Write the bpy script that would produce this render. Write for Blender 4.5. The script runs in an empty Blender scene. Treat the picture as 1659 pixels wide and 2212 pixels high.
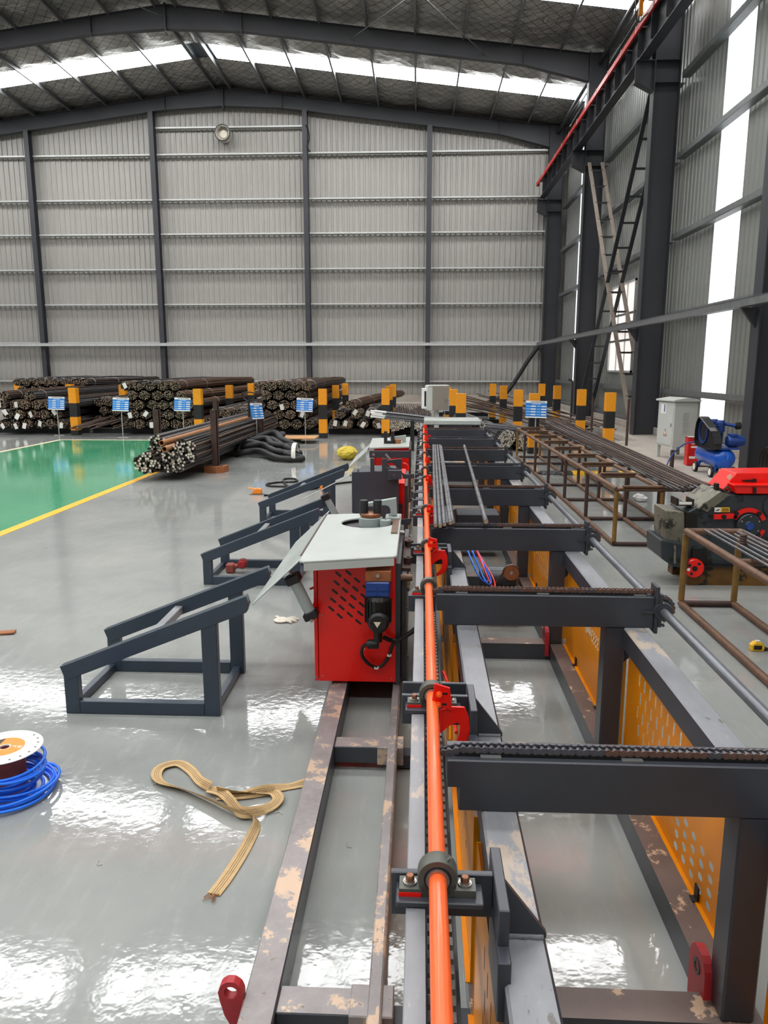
import bpy, math, random
from mathutils import Vector, Matrix
R_ = random.Random(7)
PI = math.pi
SC = bpy.context.scene
COL = SC.collection

# ------------------------------------------------------------------ camera
F_PX = 1630.0; CXP = 829.5; CYP = 1106.0; CAM_H = 1.75
PITCH = math.atan(311 / F_PX); YAW = math.atan(73.5 / F_PX * math.cos(PITCH))
cam_d = bpy.data.cameras.new('camera'); cam = bpy.data.objects.new('camera', cam_d); COL.objects.link(cam)
cam.location = (0, 0, CAM_H); cam.rotation_euler = (PI / 2 - PITCH, 0, YAW)
cam_d.sensor_fit = 'HORIZONTAL'; cam_d.sensor_width = 36; cam_d.lens = 36 * F_PX / 1659
cam_d.clip_start = 0.02; cam_d.clip_end = 300
SC.camera = cam

# ------------------------------------------------------------------ sky, exposure
SKY_STRENGTH = 1.6
DAYLIGHT = 30.0         # glow of the backlit translucent roof and wall sheets
w = bpy.data.worlds.new('sky'); SC.world = w; w.use_nodes = True
bg = w.node_tree.nodes['Background']; bg.inputs[0].default_value = (0.86, 0.93, 1.0, 1); bg.inputs[1].default_value = SKY_STRENGTH
vs = SC.view_settings
vs.view_transform = 'Standard'; vs.look = 'None'; vs.gamma = 1.0; vs.exposure = -1.2
try: vs.use_curve_mapping = False
except Exception: pass

cy_ = SC.cycles; cy_.max_bounces = 7; cy_.diffuse_bounces = 4; cy_.glossy_bounces = 3; cy_.transmission_bounces = 2; cy_.caustics_reflective = False; cy_.caustics_refractive = False

# ------------------------------------------------------------------ photo pixel -> place (1659 x 2212)
_cp, _sp, _ca, _sa = math.cos(PITCH), math.sin(PITCH), math.cos(YAW), math.sin(YAW)
_Rv = Vector((_ca, _sa, 0)); _Fv = Vector((-_sa * _cp, _ca * _cp, -_sp)); _Uv = Vector((-_sa * _sp, _ca * _sp, _cp))
def ray(x, y): return _Fv + _Rv * ((x - CXP) / F_PX) + _Uv * ((CYP - y) / F_PX)
def atz(x, y, z):
    d = ray(x, y); t = (z - CAM_H) / d.z; return Vector((d.x * t, d.y * t, z))
def aty(x, y, Y):
    d = ray(x, y); t = Y / d.y; return Vector((d.x * t, Y, CAM_H + d.z * t))
def atx(x, y, X):
    d = ray(x, y); t = X / d.x; return Vector((X, d.y * t, CAM_H + d.z * t))

# ------------------------------------------------------------------ materials
def lin(h):
    h = h.lstrip('#'); o = []
    for i in (0, 2, 4):
        c = int(h[i:i + 2], 16) / 255
        o.append(c / 12.92 if c <= 0.04045 else ((c + 0.055) / 1.055) ** 2.4)
    return (*o, 1)
MATS = {}
def mat(name, col, rough=0.5, metal=0.0, var=0.0, vscale=6.0, spots=None, bump=0.0, bscale=40.0, coat=0.0, stretch=None, spec=None):
    """principled paint/metal with optional mottling (var), chips or stains (spots=(hex, scale, threshold)) and fine relief"""
    m = bpy.data.materials.new(name); m.use_nodes = True; MATS[name] = m
    nt = m.node_tree; N = nt.nodes; L = nt.links; b = N['Principled BSDF']
    b.inputs['Roughness'].default_value = rough; b.inputs['Metallic'].default_value = metal
    if coat: b.inputs['Coat Weight'].default_value = coat; b.inputs['Coat Roughness'].default_value = 0.08
    if spec is not None: b.inputs['Specular IOR Level'].default_value = spec
    c = lin(col); b.inputs['Base Color'].default_value = c
    if not (var or spots or bump): return m
    tc = N.new('ShaderNodeTexCoord'); src = tc.outputs['Object']
    if stretch:
        mp = N.new('ShaderNodeMapping'); mp.inputs['Scale'].default_value = stretch; L.new(src, mp.inputs[0]); src = mp.outputs[0]
    cur = None
    if var:
        n = N.new('ShaderNodeTexNoise'); n.inputs['Scale'].default_value = vscale; n.inputs['Detail'].default_value = 6; n.inputs['Roughness'].default_value = 0.65
        L.new(src, n.inputs['Vector'])
        r = N.new('ShaderNodeValToRGB'); r.color_ramp.elements[0].position = 0.3; r.color_ramp.elements[1].position = 0.72
        r.color_ramp.elements[0].color = tuple(max(0, x * (1 - var)) for x in c[:3]) + (1,)
        r.color_ramp.elements[1].color = tuple(min(1, x * (1 + var)) for x in c[:3]) + (1,)
        L.new(n.outputs['Fac'], r.inputs[0]); cur = r.outputs[0]
        rr = N.new('ShaderNodeMapRange'); rr.inputs['To Min'].default_value = max(0.02, rough - 0.1); rr.inputs['To Max'].default_value = min(1, rough + 0.1)
        L.new(n.outputs['Fac'], rr.inputs['Value']); L.new(rr.outputs[0], b.inputs['Roughness'])
    if spots:
        for (hx, sc_, th) in (spots if isinstance(spots, list) else [spots]):
            n2 = N.new('ShaderNodeTexNoise'); n2.inputs['Scale'].default_value = sc_; n2.inputs['Detail'].default_value = 8; n2.inputs['Roughness'].default_value = 0.7
            L.new(src, n2.inputs['Vector'])
            r2 = N.new('ShaderNodeMapRange'); r2.inputs['From Min'].default_value = th; r2.inputs['From Max'].default_value = th + 0.03; L.new(n2.outputs['Fac'], r2.inputs['Value'])
            mx = N.new('ShaderNodeMix'); mx.data_type = 'RGBA'; L.new(r2.outputs[0], mx.inputs['Factor'])
            if cur: L.new(cur, mx.inputs['A'])
            else: mx.inputs['A'].default_value = c
            mx.inputs['B'].default_value = lin(hx); cur = mx.outputs['Result']
    if cur: L.new(cur, b.inputs['Base Color'])
    if bump:
        n3 = N.new('ShaderNodeTexNoise'); n3.inputs['Scale'].default_value = bscale; n3.inputs['Detail'].default_value = 4; L.new(src, n3.inputs['Vector'])
        bp = N.new('ShaderNodeBump'); bp.inputs['Strength'].default_value = bump; bp.inputs['Distance'].default_value = 0.01
        L.new(n3.outputs['Fac'], bp.inputs['Height']); L.new(bp.outputs[0], b.inputs['Normal'])
    return m

mat('steel_dark', '#36373c', 0.5, 0.0, 0.12, 1.5)                 # painted building steel
mat('machine', '#3a3d44', 0.34, 0.0, 0.12, 4.0, ('#5d6268', 30, 0.73))
mat('machine_skylit_scuffed', '#85868a', 0.38, 0.05, 0.28, 5.0, [('#b0a092', 5, 0.585), ('#67625f', 11, 0.63)], stretch=(1, .4, 1))  # pale grey paints in skylight on top faces; spots are real scuffs
mat('stand_paint', '#323d49', 0.34, 0.0, 0.10, 4.0, ('#8d8f8f', 60, 0.75))
mat('rail_worn', '#8f8887', 0.34, 0.1, 0.28, 6.0, [('#c9ad94', 6, 0.53), ('#7a6a60', 25, 0.62)], bump=.15)
mat('base_brown', '#6b5c56', 0.45, 0.1, 0.15, 6.0, [('#c7a98e', 7, 0.585), ('#b9b0a8', 40, 0.68)])
mat('orange_pipe', '#ff6427', 0.38, 0.0, 0.12, 5.0, coat=.2)
mat('red', '#ec0e00', 0.35, 0.0, 0.05, 3.0, coat=.15)
mat('red_dark', '#a8252b', 0.5, 0.0, 0.2, 8.0)
mat('yellow_panel', '#e28c02', 0.32, 0.0, 0.08, 3.0, spec=.3)
mat('orange_board', '#ef9a10', 0.5, 0.0, 0.08, 6.0)
mat('black_board', '#1d1c1e', 0.55, 0.0, 0.1, 6.0)
mat('black', '#161617', 0.45)
mat('carrier', '#6d645e', 0.5, 0, .2, 30)
mat('black_soft', '#111112', 0.6, 0, .15, 30)
mat('chain', '#6a5046', 0.38, 0.35, 0.35, 18.0)
mat('chain_dark', '#55545a', 0.34, 0.35, 0.25, 18.0)
mat('table_white', '#b9beb9', 0.34, 0.0, 0.08, 4.0, [('#b3a48f', 5, 0.66)], coat=.1)
mat('table_grey', '#a3acaa', 0.42, 0.0, 0.06, 6.0)
mat('blue_gear', '#1d3f86', 0.4, 0.0, 0.1, 8.0)
mat('blue', '#1259c4', 0.25, 0.0, 0.08, 6.0, coat=.3)
mat('blue_hose', '#1a74f2', 0.28, 0, .05, 5)
mat('cream', '#e9e2d2', 0.5)
mat('white', '#f1f0ec', 0.45)
mat('paper', '#efece6', 0.7)
mat('cabinet_white', '#c3c6c0', 0.42, 0.0, 0.03, 4)
mat('cabinet_door_grey', '#8a8177', 0.45, 0.0, 0.05, 4)
mat('galv', '#c9cac8', 0.4, 0.25, 0.1, 9.0)
mat('galv_dull', '#77797a', 0.45, 0.4, 0.2, 9.0)
mat('steel_bare', '#a9a6a2', 0.3, 0.9, 0.15, 20)
mat('shaft', '#73777d', 0.35, 0.55, 0.25, 10.0, stretch=(1, .3, 1))
mat('bolt', '#8a5a3f', 0.4, 0.6, 0.3, 60)
mat('bearing_grey', '#595a53', 0.45, 0.3, 0.2, 30)
mat('ochre_pipe', '#80602c', 0.55, 0.15, 0.3, 9.0)
mat('rust_pipe', '#694d3a', 0.55, 0.25, 0.35, 9.0, [('#4b3327', 14, 0.6)], bump=.2)
mat('rust_dark', '#4a3630', 0.6, 0.2, 0.35, 9.0)
mat('rust_orange', '#9a5d35', 0.65, 0.1, 0.3, 8.0)
mat('rebar_dark', '#383433', 0.5, 0.55, 0.35, 5.0, stretch=(6, .4, 6))
mat('rebar_brown', '#574439', 0.55, 0.45, 0.4, 5.0, stretch=(6, .4, 6))
mat('rebar_orange', '#71503b', 0.6, 0.3, 0.4, 5.0, stretch=(6, .4, 6))
mat('rebar_grey', '#706f72', 0.42, 0.65, 0.25, 6.0, stretch=(6, .6, 6))
mat('rebar_end', '#a59078', 0.5, 0.1, 0.3, 55.0)
mat('rebar_end_dark', '#2c2521', 0.6, 0.1, 0.3, 55.0)
mat('rebar_end_light', '#d8cfbe', 0.5, 0.1, 0.35, 55.0)
mat('brown_pipe', '#9c6a40', 0.5, 0.0, 0.25, 7.0)
mat('concrete', '#a59c92', 0.85, 0.0, 0.15, 5.0, [('#7f776f', 9, 0.68)], bump=.2)
mat('strap', '#c9a878', 0.75, 0.0, 0.12, 30.0, bump=.35, bscale=300)
mat('strap_stitch', '#5a4632', 0.8)
mat('wood', '#b98a5a', 0.6, 0.0, 0.2, 5.0, stretch=(1, 8, 1))
mat('sign_blue', '#1a7fd6', 0.4, 0, .03, 3)
mat('sign_text', '#e9f1f6', 0.5)
mat('sign_pale', '#b9d9ee', 0.5)
mat('pole_grey', '#b9b9b4', 0.4, .4)
mat('yellow_bag', '#c9b13a', 0.7, 0, .2, 30)
mat('pedal_orange', '#f08a1e', 0.45)
mat('tape_yellow', '#f5bd0f', 0.4)
mat('cutter_body', '#30363a', 0.4, 0.15, 0.35, 5.0, [('#1a1a1a', 6, 0.58), ('#6d6a60', 18, 0.7)])
mat('cutter_plate', '#6f6b5d', 0.5, 0.1, 0.3, 6.0, [('#2a2623', 9, 0.55), ('#cdbb98', 22, 0.62)])
mat('grease_black', '#1a1614', 0.35, 0.2, 0.4, 8.0)
mat('ochre_beam', '#6b4a17', 0.55, 0.1, 0.4, 4.0, [('#201a14', 5, 0.52)])
mat('drill_red', '#8c4238', 0.6, 0, .3, 30)
mat('glove_white', '#d9d2c4', 0.8, 0, .1, 30)
mat('yellow_line', '#f2b51a', 0.35, 0.0, 0.08, 4)
mat('cream_line', '#cdbf9f', 0.45, 0.0, 0.12, 3)
mat('conductor_red', '#c8150f', 0.4, 0, .1, 3)
mat('hoist_yellow', '#f0930f', 0.45)
mat('ladder_tan', '#9a8d80', 0.5, .1, .12, 4)
mat('fan_white', '#cfccc4', .5)
mat('hole_light', '#e3d9b8', .6)
mat('wire', '#b9b3aa', .5, .3)
mat('glass_pale', '#e9e6e2', .2)

def emis(name, col, s):
    m = bpy.data.materials.new(name); m.use_nodes = True; MATS[name] = m
    nt = m.node_tree; b = nt.nodes['Principled BSDF']
    b.inputs['Base Color'].default_value = lin(col); b.inputs['Roughness'].default_value = .4
    b.inputs['Emission Color'].default_value = lin(col); b.inputs['Emission Strength'].default_value = s
    return m
emis('daylight_sheet', '#fcfdfd', DAYLIGHT)
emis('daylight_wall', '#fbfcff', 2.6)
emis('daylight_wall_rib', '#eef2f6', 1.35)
emis('daylight_window', '#fff4ee', 1.6)

# floor: glossy epoxy with scuffs and gentle waviness
def floor_mat(name, col, dark, light):
    m = bpy.data.materials.new(name); m.use_nodes = True; MATS[name] = m
    nt = m.node_tree; N = nt.nodes; L = nt.links; b = N['Principled BSDF']
    tc = N.new('ShaderNodeTexCoord'); O = tc.outputs['Object']
    n1 = N.new('ShaderNodeTexNoise'); n1.inputs['Scale'].default_value = .55; n1.inputs['Detail'].default_value = 7; n1.inputs['Roughness'].default_value = .62; L.new(O, n1.inputs['Vector'])
    r1 = N.new('ShaderNodeValToRGB'); e = r1.color_ramp.elements; e[0].position = .3; e[0].color = lin(dark); e[1].position = .7; e[1].color = lin(light)
    L.new(n1.outputs['Fac'], r1.inputs[0])
    mp = N.new('ShaderNodeMapping'); mp.inputs['Scale'].default_value = (3.0, .5, 1); mp.inputs['Rotation'].default_value = (0, 0, .9); L.new(O, mp.inputs[0])
    n2 = N.new('ShaderNodeTexNoise'); n2.inputs['Scale'].default_value = 6; n2.inputs['Detail'].default_value = 9; n2.inputs['Roughness'].default_value = .75; L.new(mp.outputs[0], n2.inputs['Vector'])
    mr = N.new('ShaderNodeMapRange'); mr.inputs['From Min'].default_value = .52; mr.inputs['From Max'].default_value = .8; mr.inputs['To Max'].default_value = .45; L.new(n2.outputs['Fac'], mr.inputs['Value'])
    mx = N.new('ShaderNodeMix'); mx.data_type = 'RGBA'; L.new(mr.outputs[0], mx.inputs['Factor']); L.new(r1.outputs[0], mx.inputs['A']); mx.inputs['B'].default_value = lin(col)
    L.new(mx.outputs['Result'], b.inputs['Base Color'])
    rr = N.new('ShaderNodeMapRange'); rr.inputs['From Min'].default_value = .3; rr.inputs['From Max'].default_value = .75; rr.inputs['To Min'].default_value = .02; rr.inputs['To Max'].default_value = .13
    L.new(n2.outputs['Fac'], rr.inputs['Value']); L.new(rr.outputs[0], b.inputs['Roughness'])
    b.inputs['Specular IOR Level'].default_value = .5
    n3 = N.new('ShaderNodeTexNoise'); n3.inputs['Scale'].default_value = 26; n3.inputs['Detail'].default_value = 2; L.new(O, n3.inputs['Vector'])
    n4 = N.new('ShaderNodeTexNoise'); n4.inputs['Scale'].default_value = 3; n4.inputs['Detail'].default_value = 2; L.new(O, n4.inputs['Vector'])
    ad = N.new('ShaderNodeMath'); ad.operation = 'MULTIPLY_ADD'; ad.inputs[1].default_value = 1.2; L.new(n4.outputs['Fac'], ad.inputs[0]); L.new(n3.outputs['Fac'], ad.inputs[2])
    bp = N.new('ShaderNodeBump'); bp.inputs['Strength'].default_value = .042; bp.inputs['Distance'].default_value = .012
    L.new(ad.outputs[0], bp.inputs['Height']); L.new(bp.outputs[0], b.inputs['Normal'])
    return m
floor_mat('floor_grey', '#b3b0a8', '#838785', '#a5a6a2')
floor_mat('floor_green', '#6fae8c', '#3f9469', '#5ba981')

# roof lining: crumpled foil under a diamond wire net
def foil():
    m = bpy.data.materials.new('foil'); m.use_nodes = True; MATS['foil'] = m
    nt = m.node_tree; N = nt.nodes; L = nt.links; b = N['Principled BSDF']
    b.inputs['Metallic'].default_value = .7; b.inputs['Roughness'].default_value = .3; b.inputs['Base Color'].default_value = lin('#8f8d88')
    tc = N.new('ShaderNodeTexCoord'); O = tc.outputs['Object']
    sp = N.new('ShaderNodeSeparateXYZ'); L.new(O, sp.inputs[0])
    def line(sgn):
        a = N.new('ShaderNodeMath'); a.operation = 'MULTIPLY_ADD'; a.inputs[1].default_value = sgn; L.new(sp.outputs['Y'], a.inputs[0]); L.new(sp.outputs['X'], a.inputs[2])
        d = N.new('ShaderNodeMath'); d.operation = 'PINGPONG'; d.inputs[1].default_value = .19; L.new(a.outputs[0], d.inputs[0])
        c = N.new('ShaderNodeMath'); c.operation = 'LESS_THAN'; c.inputs[1].default_value = .012; L.new(d.outputs[0], c.inputs[0]); return c.outputs[0]
    mxn = N.new('ShaderNodeMath'); mxn.operation = 'MAXIMUM'; L.new(line(.8), mxn.inputs[0]); L.new(line(-.8), mxn.inputs[1])
    mix = N.new('ShaderNodeMix'); mix.data_type = 'RGBA'; L.new(mxn.outputs[0], mix.inputs['Factor']); mix.inputs['A'].default_value = lin('#b9b6b0'); mix.inputs['B'].default_value = lin('#4b4a48')
    L.new(mix.outputs['Result'], b.inputs['Base Color'])
    n = N.new('ShaderNodeTexNoise'); n.inputs['Scale'].default_value = 1.6; n.inputs['Detail'].default_value = 6; n.inputs['Roughness'].default_value = .6; n.inputs['Distortion'].default_value = 1.2; L.new(O, n.inputs['Vector'])
    bp = N.new('ShaderNodeBump'); bp.inputs['Strength'].default_value = .9; bp.inputs['Distance'].default_value = .16; L.new(n.outputs['Fac'], bp.inputs['Height']); L.new(bp.outputs[0], b.inputs['Normal'])
foil()
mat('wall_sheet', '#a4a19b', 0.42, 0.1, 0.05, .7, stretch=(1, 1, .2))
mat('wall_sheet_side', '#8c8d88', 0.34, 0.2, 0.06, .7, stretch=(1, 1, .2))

# ------------------------------------------------------------------ mesh builder
OFF = {}
class MB:
    def __init__(s): s.v = []; s.f = []; s.mi = []; s.k = 0
    def add(s, vs, fs):
        n = len(s.v); s.v += [tuple(p) for p in vs]
        for f in fs: s.f.append(tuple(i + n for i in f)); s.mi.append(s.k)
        return s
    def box(s, x0, x1, y0, y1, z0, z1):
        return s.add([(x0, y0, z0), (x1, y0, z0), (x1, y1, z0), (x0, y1, z0), (x0, y0, z1), (x1, y0, z1), (x1, y1, z1), (x0, y1, z1)],
                     [(0, 3, 2, 1), (4, 5, 6, 7), (0, 1, 5, 4), (1, 2, 6, 5), (2, 3, 7, 6), (3, 0, 4, 7)])
    def bar(s, p, q, wd, h, up=(0, 0, 1)):
        p = Vector(p); q = Vector(q); d = (q - p).normalized(); u = Vector(up)
        sd = d.cross(u)
        if sd.length < 1e-4: sd = d.cross(Vector((0, 1, 0)))
        sd.normalize(); u = sd.cross(d).normalized(); sd = sd * wd / 2; u = u * h / 2
        P = [p - sd - u, p + sd - u, p + sd + u, p - sd + u, q - sd - u, q + sd - u, q + sd + u, q - sd + u]
        return s.add(P, [(0, 1, 2, 3), (4, 7, 6, 5), (0, 4, 5, 1), (1, 5, 6, 2), (2, 6, 7, 3), (3, 7, 4, 0)])
    def tube(s, pts, r, n=8, cap=True, closed=False):
        pts = [Vector(p) for p in pts]; m = len(pts); rings = []
        rs = r if isinstance(r, (list, tuple)) else [r] * m
        t0 = None; nrm = None
        for i, p in enumerate(pts):
            if closed: t = pts[(i + 1) % m] - pts[i - 1]
            else: t = pts[min(i + 1, m - 1)] - pts[max(i - 1, 0)]
            t.normalize()
            if nrm is None:
                a = Vector((0, 0, 1)) if abs(t.z) < .9 else Vector((1, 0, 0)); nrm = t.cross(a).normalized()
            else:
                nrm = nrm - t * nrm.dot(t)
                if nrm.length < 1e-5: nrm = t.orthogonal()
                nrm.normalize()
            b = t.cross(nrm)
            rings.append([p + (nrm * math.cos(2 * PI * k / n) + b * math.sin(2 * PI * k / n)) * rs[i] for k in range(n)])
        vs = [q for rg in rings for q in rg]; fs = []
        for i in range(m if closed else m - 1):
            a = i * n; c = ((i + 1) % m) * n
            for k in range(n): fs.append((a + k, a + (k + 1) % n, c + (k + 1) % n, c + k))
        if cap and not closed: fs += [tuple(range(n))[::-1], tuple((m - 1) * n + k for k in range(n))]
        return s.add(vs, fs)
    def cyl(s, p, q, r, n=16): return s.tube([p, q], r, n)
    def prism(s, poly, axis, a, b):
        """poly: 2D points; axis 'x': (y,z), 'y': (x,z), 'z': (x,y)"""
        def P(t, c): return {'x': (c, t[0], t[1]), 'y': (t[0], c, t[1]), 'z': (t[0], t[1], c)}[axis]
        n = len(poly); vs = [P(t, a) for t in poly] + [P(t, b) for t in poly]
        fs = [tuple(range(n)), tuple(range(2 * n - 1, n - 1, -1))] + [(i, i + n, (i + 1) % n + n, (i + 1) % n) for i in range(n)]
        return s.add(vs, fs)
    def lathe(s, prof, c, axis='z', n=24, closed=False):
        """prof: [(radius, height)] around axis through c"""
        c = Vector(c); vs = []
        for (r, h) in prof:
            for k in range(n):
                a = 2 * PI * k / n; u, w_ = r * math.cos(a), r * math.sin(a)
                vs.append(c + Vector({'z': (u, w_, h), 'y': (u, h, w_), 'x': (h, u, w_)}[axis]))
        fs = []; m = len(prof)
        for i in range(m if closed else m - 1):
            j = (i + 1) % m
            for k in range(n): fs.append((i * n + k, i * n + (k + 1) % n, j * n + (k + 1) % n, j * n + k))
        if not closed:
            if prof[0][0] > 1e-5: fs.append(tuple(range(n))[::-1])
            if prof[-1][0] > 1e-5: fs.append(tuple((m - 1) * n + k for k in range(n)))
        return s.add(vs, fs)
    def ribbon(s, pts, half, thick, nrm=(0, 0, 1)):
        """flat band: half = list of side vectors"""
        vs = []; n = len(pts)
        for p, h in zip(pts, half):
            p = Vector(p); h = Vector(h); u = Vector(nrm) * thick / 2
            vs += [p - h - u, p + h - u, p + h + u, p - h + u]
        fs = [(0, 1, 2, 3), tuple(4 * (n - 1) + k for k in (3, 2, 1, 0))]
        for i in range(n - 1):
            a = 4 * i
            for k in range(4): fs.append((a + k, a + 4 + k, a + 4 + (k + 1) % 4, a + (k + 1) % 4))
        return s.add(vs, fs)
    def mesh(s, name, mats, off=(0, 0, 0), smooth=None):
        me = bpy.data.meshes.new(name); o = Vector(off)
        me.from_pydata([tuple(Vector(p) - o) for p in s.v], [], s.f)
        for x in (mats if isinstance(mats, (list, tuple)) else [mats]): me.materials.append(MATS[x])
        if any(s.mi): me.polygons.foreach_set('material_index', s.mi)
        me.update()
        import bmesh
        bm = bmesh.new(); bm.from_mesh(me); bmesh.ops.recalc_face_normals(bm, faces=bm.faces); bm.to_mesh(me); bm.free()
        if smooth: me.shade_smooth(); me.set_sharp_from_angle(angle=math.radians(smooth))
        return me
    def build(s, name, mats, parent=None, smooth=None, bevel=0, local=False, label=None, kind=None):
        off = (0, 0, 0) if (local or parent is None) else OFF.get(parent.name, (0, 0, 0))
        o = bpy.data.objects.new(name, s.mesh(name, mats, off, smooth)); COL.objects.link(o)
        if parent is not None: o.parent = parent; OFF[o.name] = off
        if bevel:
            b = o.modifiers.new('bevel', 'BEVEL'); b.width = bevel; b.segments = 1; b.limit_method = 'ANGLE'; b.angle_limit = math.radians(50)
        if label: o['label'] = label
        if kind: o['kind'] = kind
        return o
def tag(o, label=None, cat=None, group=None, kind=None):
    if label: o['label'] = label
    if cat: o['category'] = cat
    if group: o['group'] = group
    if kind: o['kind'] = kind
    return o
def thing(name, label, cat, loc=(0, 0, 0), rz=0, group=None):
    o = bpy.data.objects.new(name, None); COL.objects.link(o); o.empty_display_size = .1
    o.location = loc; o.rotation_euler = (0, 0, rz); OFF[o.name] = tuple(loc)
    return tag(o, label, cat, group)
def solo(mb, name, mats, label, cat, group=None, loc=None, rz=0, **kw):
    """a thing made of one mesh; vertices are given in world space, origin moved to loc"""
    o = mb.build(name, mats, **kw)
    if loc is not None:
        o.data.transform(Matrix.Translation(-Vector(loc))); o.location = loc; o.rotation_euler = (0, 0, rz)
    return tag(o, label, cat, group)
def struct(mb, name, mats, parent=None, **kw):
    o = mb.build(name, mats, parent, **kw)
    if parent is None: o['kind'] = 'structure'
    return o
def dup(o, parent=None, loc=None, rz=None, label=None, group=None):
    c = o.copy(); COL.objects.link(c); c.parent = parent
    if loc is not None: c.location = loc
    if rz is not None: c.rotation_euler = (0, 0, rz)
    if label: c['label'] = label
    if group: c['group'] = group
    for ch in list(o.children): dup(ch, c)
    return c
def sit(o, me_name=None): return o
def share(me, name, parent=None, loc=(0, 0, 0), rot=(0, 0, 0), scl=(1, 1, 1)):
    o = bpy.data.objects.new(name, me); COL.objects.link(o); o.location = loc; o.rotation_euler = rot; o.scale = scl
    if parent is not None: o.parent = parent
    return o
def spline(pts, n=8, closed=False):
    """Catmull-Rom through points"""
    P = [Vector(p) for p in pts]; m = len(P); out = []
    rng = range(m) if closed else range(m - 1)
    for i in rng:
        if closed: a, b, c, d = P[i - 1], P[i], P[(i + 1) % m], P[(i + 2) % m]
        else: a, b, c, d = P[max(i - 1, 0)], P[i], P[i + 1], P[min(i + 2, m - 1)]
        for k in range(n):
            t = k / n
            out.append(.5 * ((2 * b) + (c - a) * t + (2 * a - 5 * b + 4 * c - d) * t * t + (3 * b - a - 3 * c + d) * t ** 3))
    if not closed: out.append(P[-1])
    return out
def text_mesh(body, size, name, mt, thick=.001):
    cu = bpy.data.curves.new(name, 'FONT'); cu.body = body; cu.size = size; cu.extrude = thick; cu.align_x = 'CENTER'; cu.align_y = 'CENTER'; cu.resolution_u = 2
    ob = bpy.data.objects.new(name, cu); COL.objects.link(ob)
    dg = bpy.context.evaluated_depsgraph_get(); me = bpy.data.meshes.new_from_object(ob.evaluated_get(dg)); me.name = name
    bpy.data.objects.remove(ob); bpy.data.curves.remove(cu)
    me.materials.clear(); me.materials.append(MATS[mt]); return me

# ================================================================== the hall
WX = 6.05; RX = -8.0; LX = 2 * RX - WX; YG = 33.3; YR = -9.9
FRAMES = [32.95, 25.85, 18.75, 12.3, 5.2, -2.55, -9.6]
SKY_Y = [(29.05, 30.35), (21.95, 23.25), (14.85, 16.15), (7.75, 9.05), (.65, 1.95), (-6.45, -5.15)]
def zroof(x): return 13.1 - .122 * abs(x - RX)

fl = MB().add([(LX - 1, YR - 6, 0), (WX + 1, YR - 6, 0), (WX + 1, YG + 1, 0), (LX - 1, YG + 1, 0), (LX - 1, YR - 6, -.2), (WX + 1, YR - 6, -.2), (WX + 1, YG + 1, -.2), (LX - 1, YG + 1, -.2)],
              [(0, 1, 2, 3), (4, 7, 6, 5), (0, 4, 5, 1), (1, 5, 6, 2), (2, 6, 7, 3), (3, 7, 4, 0)])
floor = struct(fl, 'floor', 'floor_grey')
GX0, GX1, GY1 = -8.78, -4.4, 18.4
MB().box(GX0, GX1 - .13, -6, GY1 - .13, 0, .002).build('green_walkway', 'floor_green', floor, label='glossy green painted zone of the floor')
struct(MB().box(GX1 - .13, GX1, -6, GY1, 0, .003), 'trim_1', 'yellow_line')
struct(MB().box(GX0, GX1 - .13, GY1 - .13, GY1, 0, .003), 'trim_2', 'cream_line')
struct(MB().box(GX0 - .13, GX0, -6, GY1, 0, .003), 'trim_3', 'cream_line')

# --- profiled wall sheets (each .9 m wide, four ribs), children of the walls
def sheet(wd, h0, h1, depth=.035, ribs=4):
    """profile along local x, thickness into +y, height along z from 0; top edge h0..h1 (gable slope)"""
    p = wd / ribs; prof = []
    for i in range(ribs):
        x = i * p
        prof += [(x, 0), (x + .62 * p, 0), (x + .72 * p, -depth), (x + .90 * p, -depth), (x + p, 0)]
    mb = MB(); n = len(prof); vs = []
    for (x, d) in prof: vs.append((x, d, 0))
    for (x, d) in prof: vs.append((x, d, h0 + (h1 - h0) * x / wd))
    return mb.add(vs, [(i, i + 1, i + n + 1, i + n) for i in range(n - 1)])
def wall_root(name):
    o = bpy.data.objects.new(name, None); COL.objects.link(o); o['kind'] = 'structure'; return o
SW = .9
wb = wall_root('wall_back')
x = LX
while x < WX - .01:
    wd = min(SW, WX - x)
    a, b_ = zroof(x) - .02, zroof(x + wd) - .02
    if x < RX < x + wd: a = b_ = min(a, b_)
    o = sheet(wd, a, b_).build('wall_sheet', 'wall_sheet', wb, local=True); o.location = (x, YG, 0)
    x += SW
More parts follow.
